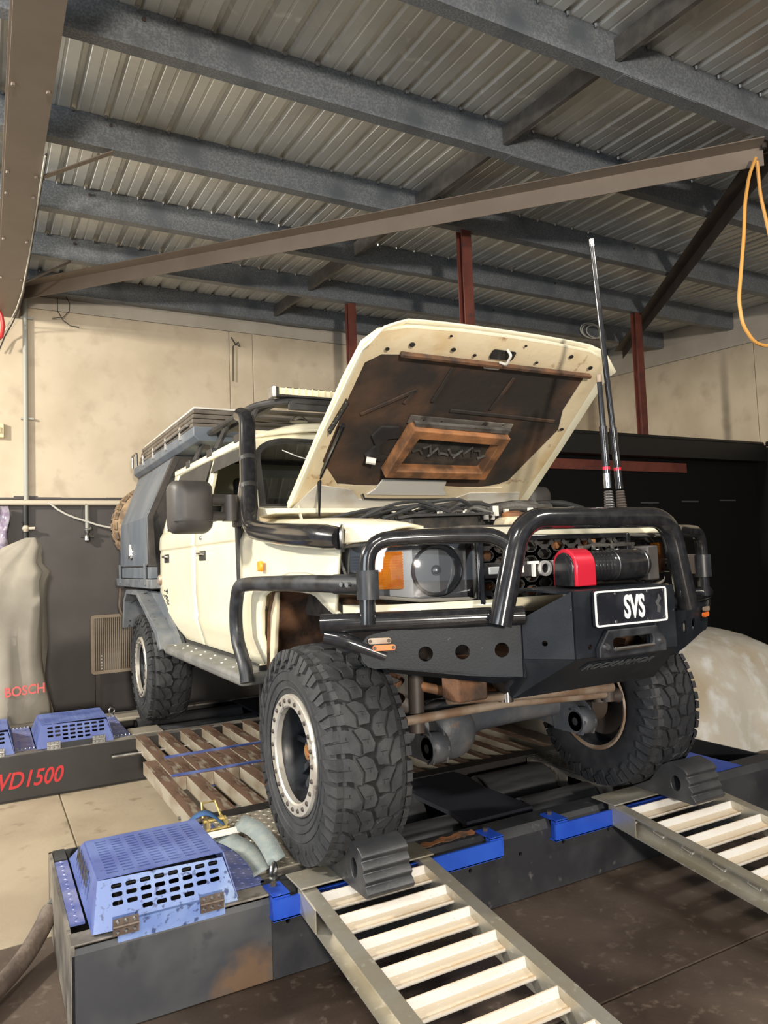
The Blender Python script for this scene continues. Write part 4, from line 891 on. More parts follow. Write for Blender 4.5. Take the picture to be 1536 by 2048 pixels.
# resample by index pairing
fi = [(-.50,.160),(.50,.160),(.622,.60),(.566,.73),(.562,.93),(.52,.955),(.42,.958),(.2,.962),(0,.963),(-.2,.962),(-.44,.958),(-.57,.945),(-.63,.895),(-.638,.72),(-.636,.32)]
n = len(fo); m = MB()
mo = [((a*.6+c*.4), (b*.6+d*.4)) for (a, b), (c, d) in zip(fo, fi)]
m.grid([[H(*p, .012) for p in fo], [H(*p, -.012) for p in fo], [H(*p, -.022) for p in mo], [H(*p, -.016) for p in fi], [H(*p, .015) for p in fi]], True)
m.build('hood_frame', 'cream_under', hood, smooth=45)
MB().tube([H(*p, -.006) for p in fo], .007, 6, closed=True).build('hem_edge', 'cream', hood)
mo_ = [(-.58,.183),(-.424,.165),(-.34,.118),(-.285,.165),(-.28,.205),(.11,.205),(.13,.165),(.305,.155),(.42,.175),(.551,.229),(.63,.60),(.575,.735),(.57,.945),(.50,.965),(0,.970),(-.58,.955),(-.642,.90),(-.642,.316)]
MB().plate(mo_, [], H(0,0,-.012), (1,0,0), hV, -.006).build('insulation_mat', 'mat_dark', hood, smooth=0)
m = MB()
for p, q in (((-.55,.62),(-.33,.78)),((-.33,.78),(-.36,.70)),((.15,.90),(.12,.70)),((-.1,.68),(.55,.66)),((-.2,.92),(-.22,.72))): m.bar(H(*p,-.021), H(*q,-.021), .02, .006, hN)
m.build('mat_seams', 'mat_dark', hood, bevel=.003)
for u in (-.58, .50, -.15, .2, .42): MB().lathe([(0,.018),(.004,.014)], (0,0,0), 'z', 12, True)
pw = MB().plate([(-.33,.105),(.16,.105),(.12,.15),(.105,.215),(-.28,.215),(-.295,.15)], [], H(0,0,-.028), (1,0,0), hV, -.008); pw.build('white_bracket', 'primer_white', hood, bevel=.004, smooth=0)
MB().plate([(-.70,.0),(.70,.0),(.64,.135),(.30,.125),(.2,.07),(-.36,.07),(-.42,.14),(-.62,.17)], [], H(0,0,-.024), (1,0,0), hV, -.004).build('rear_inner_panel', 'primer_white', hood, bevel=.004, smooth=0)
MB().tube([H(-.36,.125,-.04), H(-.34,.095,-.042), H(-.25,.09,-.042), H(0,.092,-.042), H(.16,.095,-.042), H(.22,.085,-.042), H(.25,.06,-.04)], .005, 6).build('washer_hose', 'wire_black', hood)
m = MB().bar(H(-.495,.968,-.035), H(.57,.966,-.035), .018, .026, hN); m.build('seal_strip', 'rust_brown', hood, bevel=.004)
MB().plate([(-.045,.935),(.035,.935),(.05,.97),(-.06,.97)], [], H(0,0,-.024), (1,0,0), hV, -.005).build('seal_tab', 'primer_white', hood, smooth=0)
# scoop duct frame: hollow rusty box hanging below the mat
so = [(-.315,.285),(.285,.285),(.285,.58),(-.285,.60)]; si = [(-.27,.335),(.235,.335),(.235,.53),(-.235,.545)]
ax = lambda P_, w: [H(*p, w) for p in P_]
m = MB().grid([ax(so,-.018), ax(so,-.085), ax(si,-.085), ax(si,-.03)], True); sc_ = m.build('scoop_duct', 'rust_orange', hood, bevel=.006, smooth=0)
MB().plate(si, [], H(0,0,-.030), (1,0,0), hV, -.004).build('scoop_tray', 'engine_dark', sc_, smooth=0)
m = MB()
for k in range(9): a = -.2+.05*k; m.tube([H(a,.42+.03*math.sin(k*2.1),-.036), H(a+.03,.44+.03*math.sin(k*1.3),-.038), H(a+.06,.41,-.036)], .007, 6)
m.build('tray_residue', 'engine_grey', sc_)
MB().plate([(-.30,.595),(.30,.585),(.30,.628),(-.30,.64)], [circ(u,.615,.007,8) for u in (-.22,-.12,.12,.24)], H(0,0,-.03), (1,0,0), hV, -.006).build('duct_flange', 'dyno_top', sc_, smooth=0)
MB().plate([(-.27,.60),(.27,.59),(.28,.612),(-.28,.622)], [], H(0,0,-.06), (1,0,0), hV, -.02).build('duct_lip', 'engine_grey', sc_, smooth=0)
m = MB().plate([(-.45,.50),(-.42,.56),(-.33,.565),(-.30,.50),(-.36,.49),(-.385,.44),(-.36,.385),(-.32,.375),(-.34,.345),(-.42,.35),(-.44,.38),(-.405,.44)], [], H(0,0,-.03), (1,0,0), hV, -.012); m.build('wiring_bracket', 'black_plastic', sc_, smooth=0)
MB().tube([H(-.43,.36,-.04), H(-.39,.37,-.06)], .017, 10).build('white_connector', 'primer_white', sc_)
# latch, plugs and prop strut
m = MB().plate(rrect(-.055,.075,.995,1.045,.012), [], H(0,0,-.030), (1,0,0), hV, -.003); lt = m.build('latch_recess', 'dyno_face', hood, smooth=0)
MB().tube([H(.01,.985,-.036), H(.02,1.0,-.07), H(.018,1.05,-.07), H(.012,1.055,-.036)], .006, 8, fillet=.01).build('latch_striker', 'primer_white', lt)
m = MB()
for u, v, r in ((-.462,1.02,.014),(-.256,1.02,.012),(-.137,1.005,.009),(.211,1.005,.009),(.539,1.012,.013),(.385,1.06,.012),(-.566,.985,.010),(.62,.62,.012),(-.30,1.085,.007),(.10,1.085,.007)):
    m.add([H(u,v,-.033)+(Vector((1,0,0))*math.cos(a)+hV*math.sin(a)*.8)*r for a in [i*math.pi/6 for i in range(12)]], [tuple(range(12))])
m.build('frame_holes', 'dyno_face', hood, solid=.003, smooth=0)
m = MB().bar(H(-.648,.70,-.03), H(-.676,.52,-.03), .006, .045, hN); sb = m.build('strut_bracket', 'black_satin', hood, smooth=0)
m = MB()
for k in range(5):
    c = H(-.648-.007*k,.69-.04*k,-.034); m.tube([c, c-hN*.006], .006, 8)
m.build('bracket_bolts', 'steel', sb)
for s_ in (-1, 1):
    if s_ < 0: MB().tube([H(s_*.635,.585,-.06), Vector((s_*.61,.50,1.86)), Vector((s_*.60,.54,1.68))], [.011,.011,.005], 10).build('gas_strut', 'black_gloss', T)
    m = MB().bar((s_*.66,.60,1.64), (s_*.675,.64,1.76), .02, .006, (1,0,0)); m.build('hood_hinge', 'cream', T)

# ---------------- engine bay
MB().box(-.62,.62,-.30,.86,1.20,1.40).build('engine_bay_floor', 'engine_dark', T, smooth=0)
for x0_, x1_, y in ((-.10,.15,.30), (.19,.44,.26)):
    e = MB().prism([(x0_,1.60),(x1_,1.60),(x1_-.02,1.70),(x1_-.06,1.725),(x0_+.06,1.725),(x0_+.02,1.70)], XZY, y-.16, y+.16).build('engine_cover', 'engine_grey', T, bevel=.012)
    for k in range(5): MB().box(x0_+.02+k*.045, x0_+.035+k*.045, y-.175, y-.155, 1.62, 1.69).build('cover_rib', 'engine_grey', e, smooth=0)
MB().box(-.30,.55,-.02,.55,1.40,1.60).build('engine_block', 'engine_dark', T, bevel=.02)
MB().box(-.50,-.16,-.16,.06,1.44,1.64).build('battery', 'engine_dark', T, bevel=.01)
MB().plate([(-.52,-.22),(-.14,-.22),(-.12,.0),(-.5,.02)], [], (0,0,1.636), (1,0,.02), (0,1,0), .01).build('battery_cover', 'black_plastic', T, smooth=0)
MB().box(.50,.64,.0,.45,1.4,1.62).build('fuse_box', 'engine_grey', T, bevel=.015)
MB().tube([(.44,.30,1.70),(.50,.22,1.72),(.58,.12,1.71),(.62,.02,1.67),(.63,-.05,1.60)], .017, 10, fillet=.03).build('breather_hose', 'black_plastic', T)
MB().tube([(-.05,-.12,1.66),(.08,-.10,1.68),(.2,-.10,1.665),(.32,-.06,1.675)], .022, 10, fillet=.04).build('coolant_hose', 'engine_grey', T)
MB().lathe([(0,.05),(.02,.05),(.03,.03),(.03,0)], (.02,-.16,1.62), 'z', 14).build('coolant_cap', 'rust_orange', T)
MB().prism([(-.12,1.55),(.22,1.55),(.20,1.60),(.05,1.625),(-.08,1.62)], XZY, -.26, -.16).build('overflow_tank', 'cream_under', T, bevel=.015)
m = MB()
for k in range(16):
    y = .30+random.uniform(-.35,.3); z = 1.66+random.uniform(0,.04); x = -.34+random.uniform(-.18,.3)
    m.tube([(x-.22+random.uniform(-.1,.1), y+random.uniform(-.1,.1), 1.63), (x-.08, y, z), (x+.06, y+random.uniform(-.06,.06), z+.015), (x+.22, y+random.uniform(-.1,.1), 1.64)], .006+.003*random.random(), 6, fillet=.05)
m.build('wiring_loom', 'wire_black', T)
m = MB()
for k in range(12):
    x, y = random.uniform(-.35,.5), random.uniform(-.2,.15); m.tube([(x, y, 1.63), (x+.06, y+.03, 1.66+random.uniform(0,.03)), (x+.14, y-.02, 1.64)], .007, 6, fillet=.03)
m.build('hose_bundle', 'engine_grey', T)
m = MB()
for k in range(16):
    x, y = random.uniform(-.3,.55), random.uniform(-.22,.12); m.box(x, x+.02, y, y+.015, 1.63, 1.655+random.uniform(0,.02))
m.build('connectors', 'primer_white', T, smooth=0)

# ---------------- bull bar
bb = empty('bull_bar', (0, -.6, .95), parent=T)
def mir(pts): return [(-x, y, z) for x, y, z in pts]
hoop = [(-.475,-.685,1.22),(-.375,-.70,1.585),(.375,-.70,1.585),(.475,-.685,1.22)]
MB().tube(hoop, .040, 18, fillet=.11, fseg=8).build('centre_hoop', 'black_gloss', bb)
for s_ in (-1, 1):
    f = (lambda P_: P_) if s_ < 0 else mir
    MB().tube(f([(-.865,-.455,1.24),(-.86,-.46,1.53),(-.62,-.56,1.535),(-.46,-.655,1.53),(-.405,-.695,1.48)]), .0285, 14, fillet=.09, fseg=7).build('lamp_loop', 'black_gloss', bb)
    MB().tube(f([(-1.0,-.36,1.245),(-.93,-.40,1.245),(-.80,-.46,1.245),(-.36,-.67,1.245)]), .034, 16, fillet=.08).build('wing_tube', 'black_gloss', bb)
    MB().tube(f([(-.985,-.36,1.20),(-.93,-.40,1.185),(-.80,-.45,1.125)]), .030, 14, fillet=.05).build('lower_wing_tube', 'black_gloss', bb)
    # brush rail back along the guard to the side step
    MB().tube(f([(-.865,-.46,1.375),(-.93,-.10,1.38),(-.935,.55,1.372),(-.93,.80,1.36),(-.93,.86,1.24),(-.925,.87,1.10),(-.93,.72,.97),(-.93,.70,.90)]), .033, 16, fillet=.085, fseg=7).build('brush_rail', 'black_gloss' if s_ > 0 else 'black_satin', bb)
    cl = MB().tube(f([(-.862,-.458,1.325),(-.862,-.458,1.425)]), .040, 14).tube(f([(-.86,-.45,1.375),(-.895,-.27,1.377)]), .037, 14).build('rail_clamp', 'black_satin', bb)
    for y in (-.43, -.36, -.30): MB().tube([(s_*(.905+(y+.36)*-.16), y, 1.378), (s_*(.921+(y+.36)*-.16), y-.006, 1.378)], .009, 8).build('clamp_bolt', 'steel', bb)
    if s_ > 0: MB().box(.78,.90,-.452,-.444,1.34,1.43).build('lamp_bracket', 'dark_steel', bb, bevel=.003)
    # wing plate with three holes
    a, b = Vector((s_*.365,-.665,0)), Vector((s_*.90,-.435,0)); U = (b-a).normalized(); L = (b-a).length
    P_ = [(0,1.215),(0,1.035)]+[(.05,1.032),(.20,1.045),(L-.10,1.085)]+[(L-.06+.05*math.sin(t), 1.145-.06*math.cos(t)) for t in [k*math.pi/6 for k in range(7)]]+[(L-.12,1.215)]
    hs = [circ(x, 1.128, .026, 18) for x in (.075, .215, .345)]
    MB().plate(P_, hs, a, U, (0,0,1), .008).build('wing_plate', 'bumper_dark', bb, smooth=0)
    mk = []
    for z, x, mt in ((1.182,.505,'rod_tan'), (1.158,.490,'amber_dark')):
        nrm = U.cross(Vector((0,0,1)))*(1 if s_ < 0 else -1)
        o_ = a+nrm*.016*(1 if nrm.y < 0 else -1)
        mp = MB().plate(rrect(x-.040,x+.040,z-.010,z+.010,.009,4), [], o_, U, (0,0,1), .010); k_ = mp.build('marker_lamp', mt, bb, smooth=0)
        for dx in (-.032, .032): c = o_+U*(x+dx)+Vector((0,0,z)); MB().tube([c-nrm*.004, c+nrm*.004], .006, 8).build('marker_screw', 'dark_steel', bb)
    # shelf behind the wing tube
    MB().add([(s_*.365,-.66,1.24),(s_*.95,-.40,1.24),(s_*.92,-.33,1.235),(s_*.38,-.52,1.235)], [(0,1,2,3)]).build('wing_shelf', 'black_satin', bb, solid=.006, smooth=0)
    # angled facet
    fp = [(s_*.365,-.67,1.235),(s_*.365,-.67,1.095),(s_*.25,-.80,1.095),(s_*.25,-.80,1.325)]
    A = Vector(fp[0]); V = Vector((0,0,1)); Uf = (Vector(fp[2])-Vector(fp[1])).normalized(); Lf = (Vector(fp[2])-Vector(fp[1])).length; Af = Vector((s_*.365,-.67,0))
    MB().plate([(0,1.095),(Lf,1.095),(Lf,1.325),(0,1.235)], [circ(.075,1.148,.010,12)], Af, Uf, V, .007).build('facet_plate', 'bumper_dark', bb, smooth=0)
    # lower side gusset
    MB().add([(s_*.365,-.67,1.215),(s_*.365,-.67,1.03),(s_*.36,-.585,.945),(s_*.34,-.50,1.0)], [(0,1,2,3)]).build('side_gusset', 'bumper_dark', bb, solid=.008, smooth=0)
    MB().add([(s_*.37,-.665,1.034),(s_*.80,-.48,1.085),(s_*.76,-.40,1.06),(s_*.40,-.55,1.0)], [(0,1,2,3)]).build('wing_underside', 'bumper_dark', bb, solid=.006, smooth=0)
    MB().tube([(s_*.30,-.30,1.06),(s_*.30,-.55,1.06)], .06, 8).build('chassis_horn', 'rust_brown', T)
cf = MB().plate([(-.25,1.095),(.25,1.095),(.25,1.325),(-.25,1.325)], [rrect(-.10,.10,1.115,1.16,.012), circ(-.185,1.13,.010,10)], (0,-.80,0), (1,0,0), (0,0,1), .008).build('centre_plate', 'bumper_dark', bb, smooth=0)
MB().add([(-.25,-.80,1.318),(.25,-.80,1.318),(.30,-.55,1.33),(-.30,-.55,1.33)], [(0,1,2,3)]).build('winch_deck', 'bumper_dark', bb, solid=.008, smooth=0)
sk = MB().add([(-.25,-.80,1.095),(.25,-.80,1.095),(.365,-.67,1.095),(.36,-.585,.945),(-.36,-.585,.945),(-.365,-.67,1.095)], [(0,1,4),(1,3,4),(1,2,3),(0,4,5)]).build('skid_plate', 'bumper_dark', bb, solid=.008, smooth=0)
# embossed maker name on the skid plate
sd = (Vector((0,-.585,.945))-Vector((0,-.80,1.095))).normalized(); sn = Vector((0, sd.z, -sd.y)); sn = sn if sn.y < 0 else -sn; so_ = Vector((0,-.80,1.095))
MB().plate([(-.155,.035),(.175,.035),(.155,.085),(-.175,.085)], [], so_+sn*.004, (1,0,0), sd, -.003).build('name_panel', 'bumper_dark', sk, smooth=0)
MB().text('ROCKARMOR', .055, lambda p, q, w: tuple(so_+Vector((p,0,0))+sd*(.079-q)+sn*(.009+w)), .003, 1.0, .2, .015).build('embossed_lettering', 'emboss_grey', sk, smooth=0)
# fairlead
m = MB().plate([(-.165,1.09),(-.165,1.125),(-.12,1.185),(.12,1.185),(.165,1.125),(.165,1.09)], [rrect(-.10,.10,1.115,1.155,.016)], (0,-.812,0), (1,0,0), (0,0,1), .022)
fr = m.build('fairlead', 'black_satin', bb, bevel=.004, smooth=0)
MB().tube([(-.095,-.836,1.118),(.095,-.836,1.118)], .008, 8).build('slot_edge', 'chrome', fr)
for x in (-.135, .135): MB().lathe([(-.010,.0),(-.010,.011),(0,.013)], (x,-.833,1.128), 'y', 10).build('fairlead_bolt', 'steel', bb)
# number plate
npl = MB().plate(rrect(-.178,.176,1.198,1.322,.010), [], (0,-.822,0), (1,0,0), (0,0,1), .010).build('number_plate', 'plate_black', bb, smooth=0)
rim_o, rim_i = rrect(-.178,.176,1.198,1.322,.010), rrect(-.172,.170,1.204,1.316,.008)
MB().grid([[(x,-.8325,z) for x, z in rim_o], [(x,-.837,z) for x, z in rim_o], [(x,-.837,z) for x, z in rim_i], [(x,-.8325,z) for x, z in rim_i]], True).build('plate_border', 'white_paint', npl, smooth=0)
MB().text('SVS', .112, lambda p, q, w: (.012+p, -.833-w, 1.222+q), .002, .60, bold=.030).build('plate_lettering', 'white_paint', npl, smooth=0)
m = MB()
for x in (-.165,-.08,.08,.162):
    for z in (1.211, 1.309): m.lathe([(-.002,.005),(0,.006)], (x,-.8335,z), 'y', 8, True)
m.build('plate_screw', 'steel', npl)
MB().plate([(.125,1.232),(.140,1.228),(.146,1.25),(.135,1.262),(.15,1.28),(.138,1.298),(.13,1.28),(.118,1.268),(.128,1.25)], [], (0,-.8335,0), (1,0,0), (0,0,1), .001).build('plate_emblem', 'ghost_grey', npl, smooth=0)
MB().box(-.165,.165,-.822,-.806,1.2,1.31).build('plate_bracket', 'black_satin', npl, smooth=0)
# winch
wi = empty('winch', (.06, -.66, 1.33), parent=T)
arch = lambda r, b: [(-.66-r, 1.335)]+[(-.66+r*math.cos(a), 1.41+r*math.sin(a)) for a in [math.pi-i*math.pi/12 for i in range(13)]]+[(-.66+r, 1.335)]
MB().prism(arch(.064,0), XYZ, -.148, -.055).build('gearbox', 'red_anod', wi, bevel=.004, smooth=30)
MB().prism(arch(.050,0), XYZ, -.154, -.146).build('gearbox_cover', 'black_gloss', wi, bevel=.004, smooth=30)
MB().tube([(-.154,-.700,1.338),(-.154,-.700,1.40),(-.154,-.68,1.438)], .008, 8, fillet=.03).build('clutch_rod', 'black_gloss', wi)
mo = MB().lathe([(-.055,.05),(-.055,.058)]+[(x+d, r) for x in [-.045+.018*k for k in range(6)] for d, r in ((0,.058),(.006,.053),(.012,.058))]+[(.07,.060),(.235,.060),(.245,.056),(.255,.03),(.255,0)], (0,-.66,1.405), 'x', 28).build('motor', 'black_gloss', wi, smooth=30)
for x in (.075, .225): MB().lathe([(-.002,.0605),(.002,.0615),(.004,.0605)], (x,-.66,1.405), 'x', 28).build('motor_band', 'steel', mo)
m = MB().lathe([(0,.010),(.003,.010)], (.02,-.66,1.466), 'z', 10, True).lathe([(0,.012),(.003,.012)], (.11,-.672,1.464), 'z', 10, True); m.build('motor_plug', 'steel', mo)
MB().box(.245,.305,-.70,-.62,1.34,1.475).build('solenoid_box', 'mirror_plastic', wi, bevel=.006)
MB().lathe([(-.05,.05),(.26,.05)], (0,-.60,1.385), 'x', 20, True).build('drum', 'dark_steel', wi)
m = MB().tube([(-.02,-.62,1.475),(.06,-.60,1.485),(.16,-.60,1.482),(.26,-.62,1.485)], .007, 6)
for x in (-.04,.03,.13,.24): m.box(x,x+.010,-.63,-.62,1.467,1.482)
m.build('winch_leads', 'engine_grey', wi)
# radio antennas on the bar
def antenna(x, y, z, h, tilt, mt):
    t = empty('radio_antenna', (x, y, z), parent=T); tp = Vector((tilt[0]*h, tilt[1]*h, h))
    q = lambda f: Vector((x, y, z))+tp*f
    pts, rs = [], []
    for k in range(19): pts.append(q(.005+.006*k*(1.0/h)*.9)); rs.append(.020-.0003*k+(.0035 if k % 2 else 0))
    MB().tube(pts, rs, 14).build('spring_base', 'steel' if mt else 'dark_steel', t)
    MB().tube([q(.11/h), q(.17/h)], .0155, 14).build('ferrule', 'chrome' if mt else 'black_gloss', t)
    b = MB().tube([q(.17/h), q(.34/h)], .0145, 14).build('coil_section', 'black_gloss', t)
    MB().tube([q(.185/h), q(.197/h)], .0150, 14).build('red_band', 'red_anod', b)
    MB().tube([q(.33/h), q(.36/h)], .0165, 14).build('collar', 'black_gloss', t)
    MB().tube([q(.36/h), q(1-.03/h)], [.0125,.0105], 12).build('whip', 'black_gloss', t); MB().tube([q(1-.03/h), q(1)], .0115, 12).build('tip', 'rod_tan' if mt else 'chrome', t)
antenna(.175, -.585, 1.60, .57, (-.03,.0), True); antenna(.255, -.575, 1.60, 1.145, (-.065,.01), False)
MB().tube([(.12,-.64,1.60),(.30,-.62,1.60)], .012, 8).build('antenna_mount', 'black_satin', T)

# ---------------- running gear
ax_ = MB().lathe([(-.60,.055),(-.45,.06),(-.40,.062),(-.36,.075),(-.30,.10),(-.22,.10),(-.15,.078),(-.08,.062),(.1,.056),(.45,.052),(.60,.05)], (0,.02,.745), 'x', 20, True).build('front_axle', 'axle_blue', T, smooth=40)
MB().lathe([(-.13,.02),(-.125,.06),(-.10,.10),(-.05,.122),(.0,.126),(.06,.115),(.10,.08)], (-.27,.02,.715), 'y', 24, True).build('diff_cover', 'axle_blue', ax_)
MB().tube([(-.27,.12,.72),(-.25,.45,.80)], .05, 12).build('pinion', 'dark_steel', ax_)
for x in (-.42, .38):
    b = MB().plate([(-.17,.63),(.02,.63),(.04,.80),(-.07,.80),(-.15,.75),(-.19,.69)], [circ(-.125,.685,.018,10)], (x-.03,0,0), (0,1,0), (0,0,1), .008).plate([(-.17,.63),(.02,.63),(.04,.80),(-.07,.80),(-.15,.75),(-.19,.69)], [], (x+.035,0,0), (0,1,0), (0,0,1), .008).build('arm_bracket', 'axle_blue', ax_, smooth=0)
    MB().tube([(x-.03,-.125,.685),(x+.045,-.125,.685)], .045, 16).build('arm_bush', 'rubber', b)
    MB().grid([[(xx, -.125+.058*math.cos(t), .685+.058*math.sin(t)) for xx in (x-.035, x+.05)] for t in [math.pi*.35+i*math.pi*.1 for i in range(12)]]).build('arm_eye', 'axle_blue', b, solid=.008)
    MB().bar((x,-.05,.67), (x*.97,.75,.80), .05, .09).build('radius_arm', 'axle_blue', T)
MB().tube([(-.58,-.19,.825),(-.1,-.20,.835),(.52,-.19,.80)], .019, 12).build('tie_rod', 'rod_tan', T)
MB().tube([(-.42,-.26,.90),(.1,-.24,.86),(.50,-.215,.835)], .022, 12).build('drag_link', 'rod_tan', T)
MB().tube([(-.50,-.12,.95),(-.40,-.18,.92),(.1,-.16,.87),(.42,-.13,.83)], .020, 12).build('panhard_rod', 'rust_orange', T)
MB().lathe([(-.04,.03),(.04,.03)], (.50,-.19,.81), 'z', 12, True).lathe([(-.03,.02),(.02,.035)], (.57,-.16,.78), 'x', 12, True).build('rod_end', 'dark_steel', T)
MB().tube([(-.30,-.30,1.06),(-.20,-.27,.97),(-.13,-.25,.90)], .030, 12).build('steering_arm', 'dark_steel', T)
MB().lathe([(-.03,.028),(.03,.028)], (-.13,-.255,.885), 'z', 12, True).build('ball_joint', 'chrome', T)
MB().lathe([(-.015,.065),(.015,.065)], (-.08,-.30,.99), 'z', 20, True).build('damper_clamp', 'dark_steel', T)
MB().plate([(-.06,0),(.06,0),(.02,-.07),(-.02,-.07)], [circ(0,-.04,.012,10)], (-.24,-.46,1.03), (1,0,0), (0,0,1), .008).build('recovery_tab', 'rod_tan', T, smooth=0)
MB().box(-.44,-.30,-.36,-.24,.90,1.08).build('steering_box', 'rust_brown', T, bevel=.01)
MB().tube([(-.42,-.30,1.0),(-.3,-.28,1.02),(-.18,-.26,1.0)], .03, 10).build('crossmember', 'rust_brown', T)
for s_ in (-1, 1):
    m = MB(); m.tube([(s_*.52+.06*math.cos(t), .05+.06*math.sin(t), .80+.012*t) for t in [i*math.pi/6 for i in range(60)]], .010, 6); m.build('coil_spring', 'rust_brown', T)
    MB().tube([(s_*.50,-.14,.76),(s_*.47,-.10,1.20)], .032, 12).build('shock_absorber', 'dark_steel', T)
    MB().bar((s_*.36,-.35,1.10), (s_*.40,4.55,1.14), .06, .14).build('chassis_rail', 'dark_steel', T, smooth=0)
    MB().lathe([(-.05,.10),(.05,.10)], (s_*.575-.02,.02,.73), 'x', 24, True).build('steering_knuckle', 'dark_steel', T)
    MB().tube([(s_*.45,3.05,.80),(s_*.42,2.85,1.15)], .03, 10).build('rear_shock', 'dark_steel', T)
    MB().bar((s_*.50,2.45,.86), (s_*.50,3.9,.88), .07, .05).build('leaf_spring', 'dark_steel', T, smooth=0)
MB().lathe([(-.62,.055),(-.15,.06),(-.1,.13),(.1,.13),(.15,.06),(.62,.055)], (0,3.18,HZ), 'x', 18, True).build('rear_axle', 'dark_steel', T)
MB().box(-.3,.3,.2,.6,.80,1.15).build('gearbox_sump', 'engine_dark', T, bevel=.03)
MB().tube([(0,.6,.92),(0,3.1,.74)], .045, 12).build('drive_shaft', 'dark_steel', T)
MB().box(-.34,.34,2.2,2.9,.78,1.05).build('fuel_tank', 'engine_dark', T, bevel=.03)

# ---------------- snorkel
sn_ = MB().tube([(-.86,-.24,1.545),(-.90,-.12,1.56),(-.915,.10,1.575),(-.915,.42,1.60),(-.90,.66,1.63),(-.865,.80,1.72),(-.80,1.00,2.10),(-.785,1.035,2.245),(-.785,1.14,2.28)], [.042]+[.048]*16+[.046]*10+[.044]*70, 20, fillet=.11, fseg=7).build('snorkel', 'black_gloss', T, smooth=60)
MB().tube([(-.848,-.247,1.545),(-.854,-.243,1.545)], .052, 20).build('snorkel_gasket', 'steel', sn_)
for f in (.35, .75):
    p = Vector((-.865,.80,1.72)).lerp(Vector((-.80,1.00,2.10)), f); MB().tube([p-Vector((0,.006,.012)), p+Vector((0,.006,.012))], .0455, 20).build('snorkel_band', 'black_plastic', sn_)
# ---------------- towing mirrors
for s_ in (-1, 1):
    mr = empty('towing_mirror', (s_*1.1, 1.0, 1.65), parent=T)
    rows = []
    for k, (y, g) in enumerate(((1.06,.0),(1.06,.012),(1.0,.016),(.94,.006),(.905,-.02),(.895,-.07))):
        rows.append([(s_*(1.11+(x-1.11)*(1+g*8)), y, 1.7625+(z-1.7625)*(1+g*7)) for x, z in rrect(1.015, 1.205, 1.64, 1.885, .04, 4)])
    m = MB().grid(rows, True); n_ = len(rows[0]); b0 = len(m.v)-n_; m.f.append(tuple(b0+i for i in range(n_)))
    hs_ = m.build('mirror_shell', 'mirror_plastic', mr, smooth=45)
    MB().prism(rrect(1.025,1.195,1.65,1.875,.035), lambda p, q, t: (s_*p, t, q), 1.055, 1.062).build('mirror_glass', 'chrome', mr, smooth=0)
    MB().box(min(s_*1.0,s_*1.21), max(s_*1.0,s_*1.21), .897, 1.06, 1.684, 1.687).build('shell_seam', 'black_plastic', hs_, smooth=0)
    MB().tube([(s_*1.06,.99,1.80),(s_*.86,1.02,1.80)], .030, 12).tube([(s_*1.06,.99,1.715),(s_*.86,1.02,1.715)], .024, 12).build('mirror_arm', 'mirror_plastic', mr)
    MB().tube([(s_*.90,1.01,1.69),(s_*.90,1.01,1.825)], .042, 14).build('arm_pivot', 'mirror_plastic', mr)
    MB().prism([(.99,1.66),(1.08,1.66),(1.10,1.80),(1.03,1.80)], XYZ, s_*.83, s_*.87).build('mirror_foot', 'mirror_plastic', mr, bevel=.006)

# ---------------- roof rack and light bar
rk = empty('roof_rack', (0, 1.85, 2.3), parent=T)
MB().tube([(-.62,2.72,2.40),(-.64,1.35,2.385),(-.52,1.16,2.385),(.52,1.16,2.385),(.64,1.35,2.385),(.62,2.72,2.40)], .021, 10, fillet=.16, fseg=7).build('rack_rim', 'black_plastic', rk)
MB().bar((-.5,1.16,2.36), (.5,1.16,2.36), .02, .055).build('front_fairing', 'black_plastic', rk, bevel=.006)
for k in range(7): MB().bar((-.61,1.38+.21*k,2.405), (.61,1.38+.21*k,2.405), .07, .018).build('slat', 'case_brown', rk, bevel=.004)
for s_ in (-1, 1):
    MB().bar((s_*.56,1.25,2.385), (s_*.56,2.72,2.395), .03, .045).build('side_rail', 'black_plastic', rk, bevel=.005)
    for y in (1.38, 1.98, 2.55):
        lg = MB().bar((s_*.70,y,2.20), (s_*.62,y,2.37), .02, .10, (0,1,0)).build('mount_leg', 'black_plastic', rk, bevel=.004); MB().box(min(s_*.68,s_*.74), max(s_*.68,s_*.74), y-.06, y+.06, 2.17, 2.22).build('foot_clamp', 'black_satin', lg, bevel=.004)
lb = MB().prism([(1.14,2.405),(1.20,2.405),(1.21,2.45),(1.19,2.465),(1.15,2.46),(1.14,2.455)], XYZ, -.58, .58).build('light_bar', 'black_plastic', T, bevel=.004)
MB().box(-.56,.56,1.132,1.14,2.415,2.452).build('led_strip', 'led_cream', lb, smooth=0)
m = MB()
for k in range(29): m.box(-.56+.04*k-.003,-.56+.04*k+.003,1.126,1.136,2.413,2.454)
m.build('led_dividers', 'switch_cream', lb, smooth=0)['kind'] = 'stuff'
for x in (-.59, .59): MB().box(x-.012,x+.012,1.13,1.21,2.395,2.462).build('end_bracket', 'steel', lb, bevel=.004)

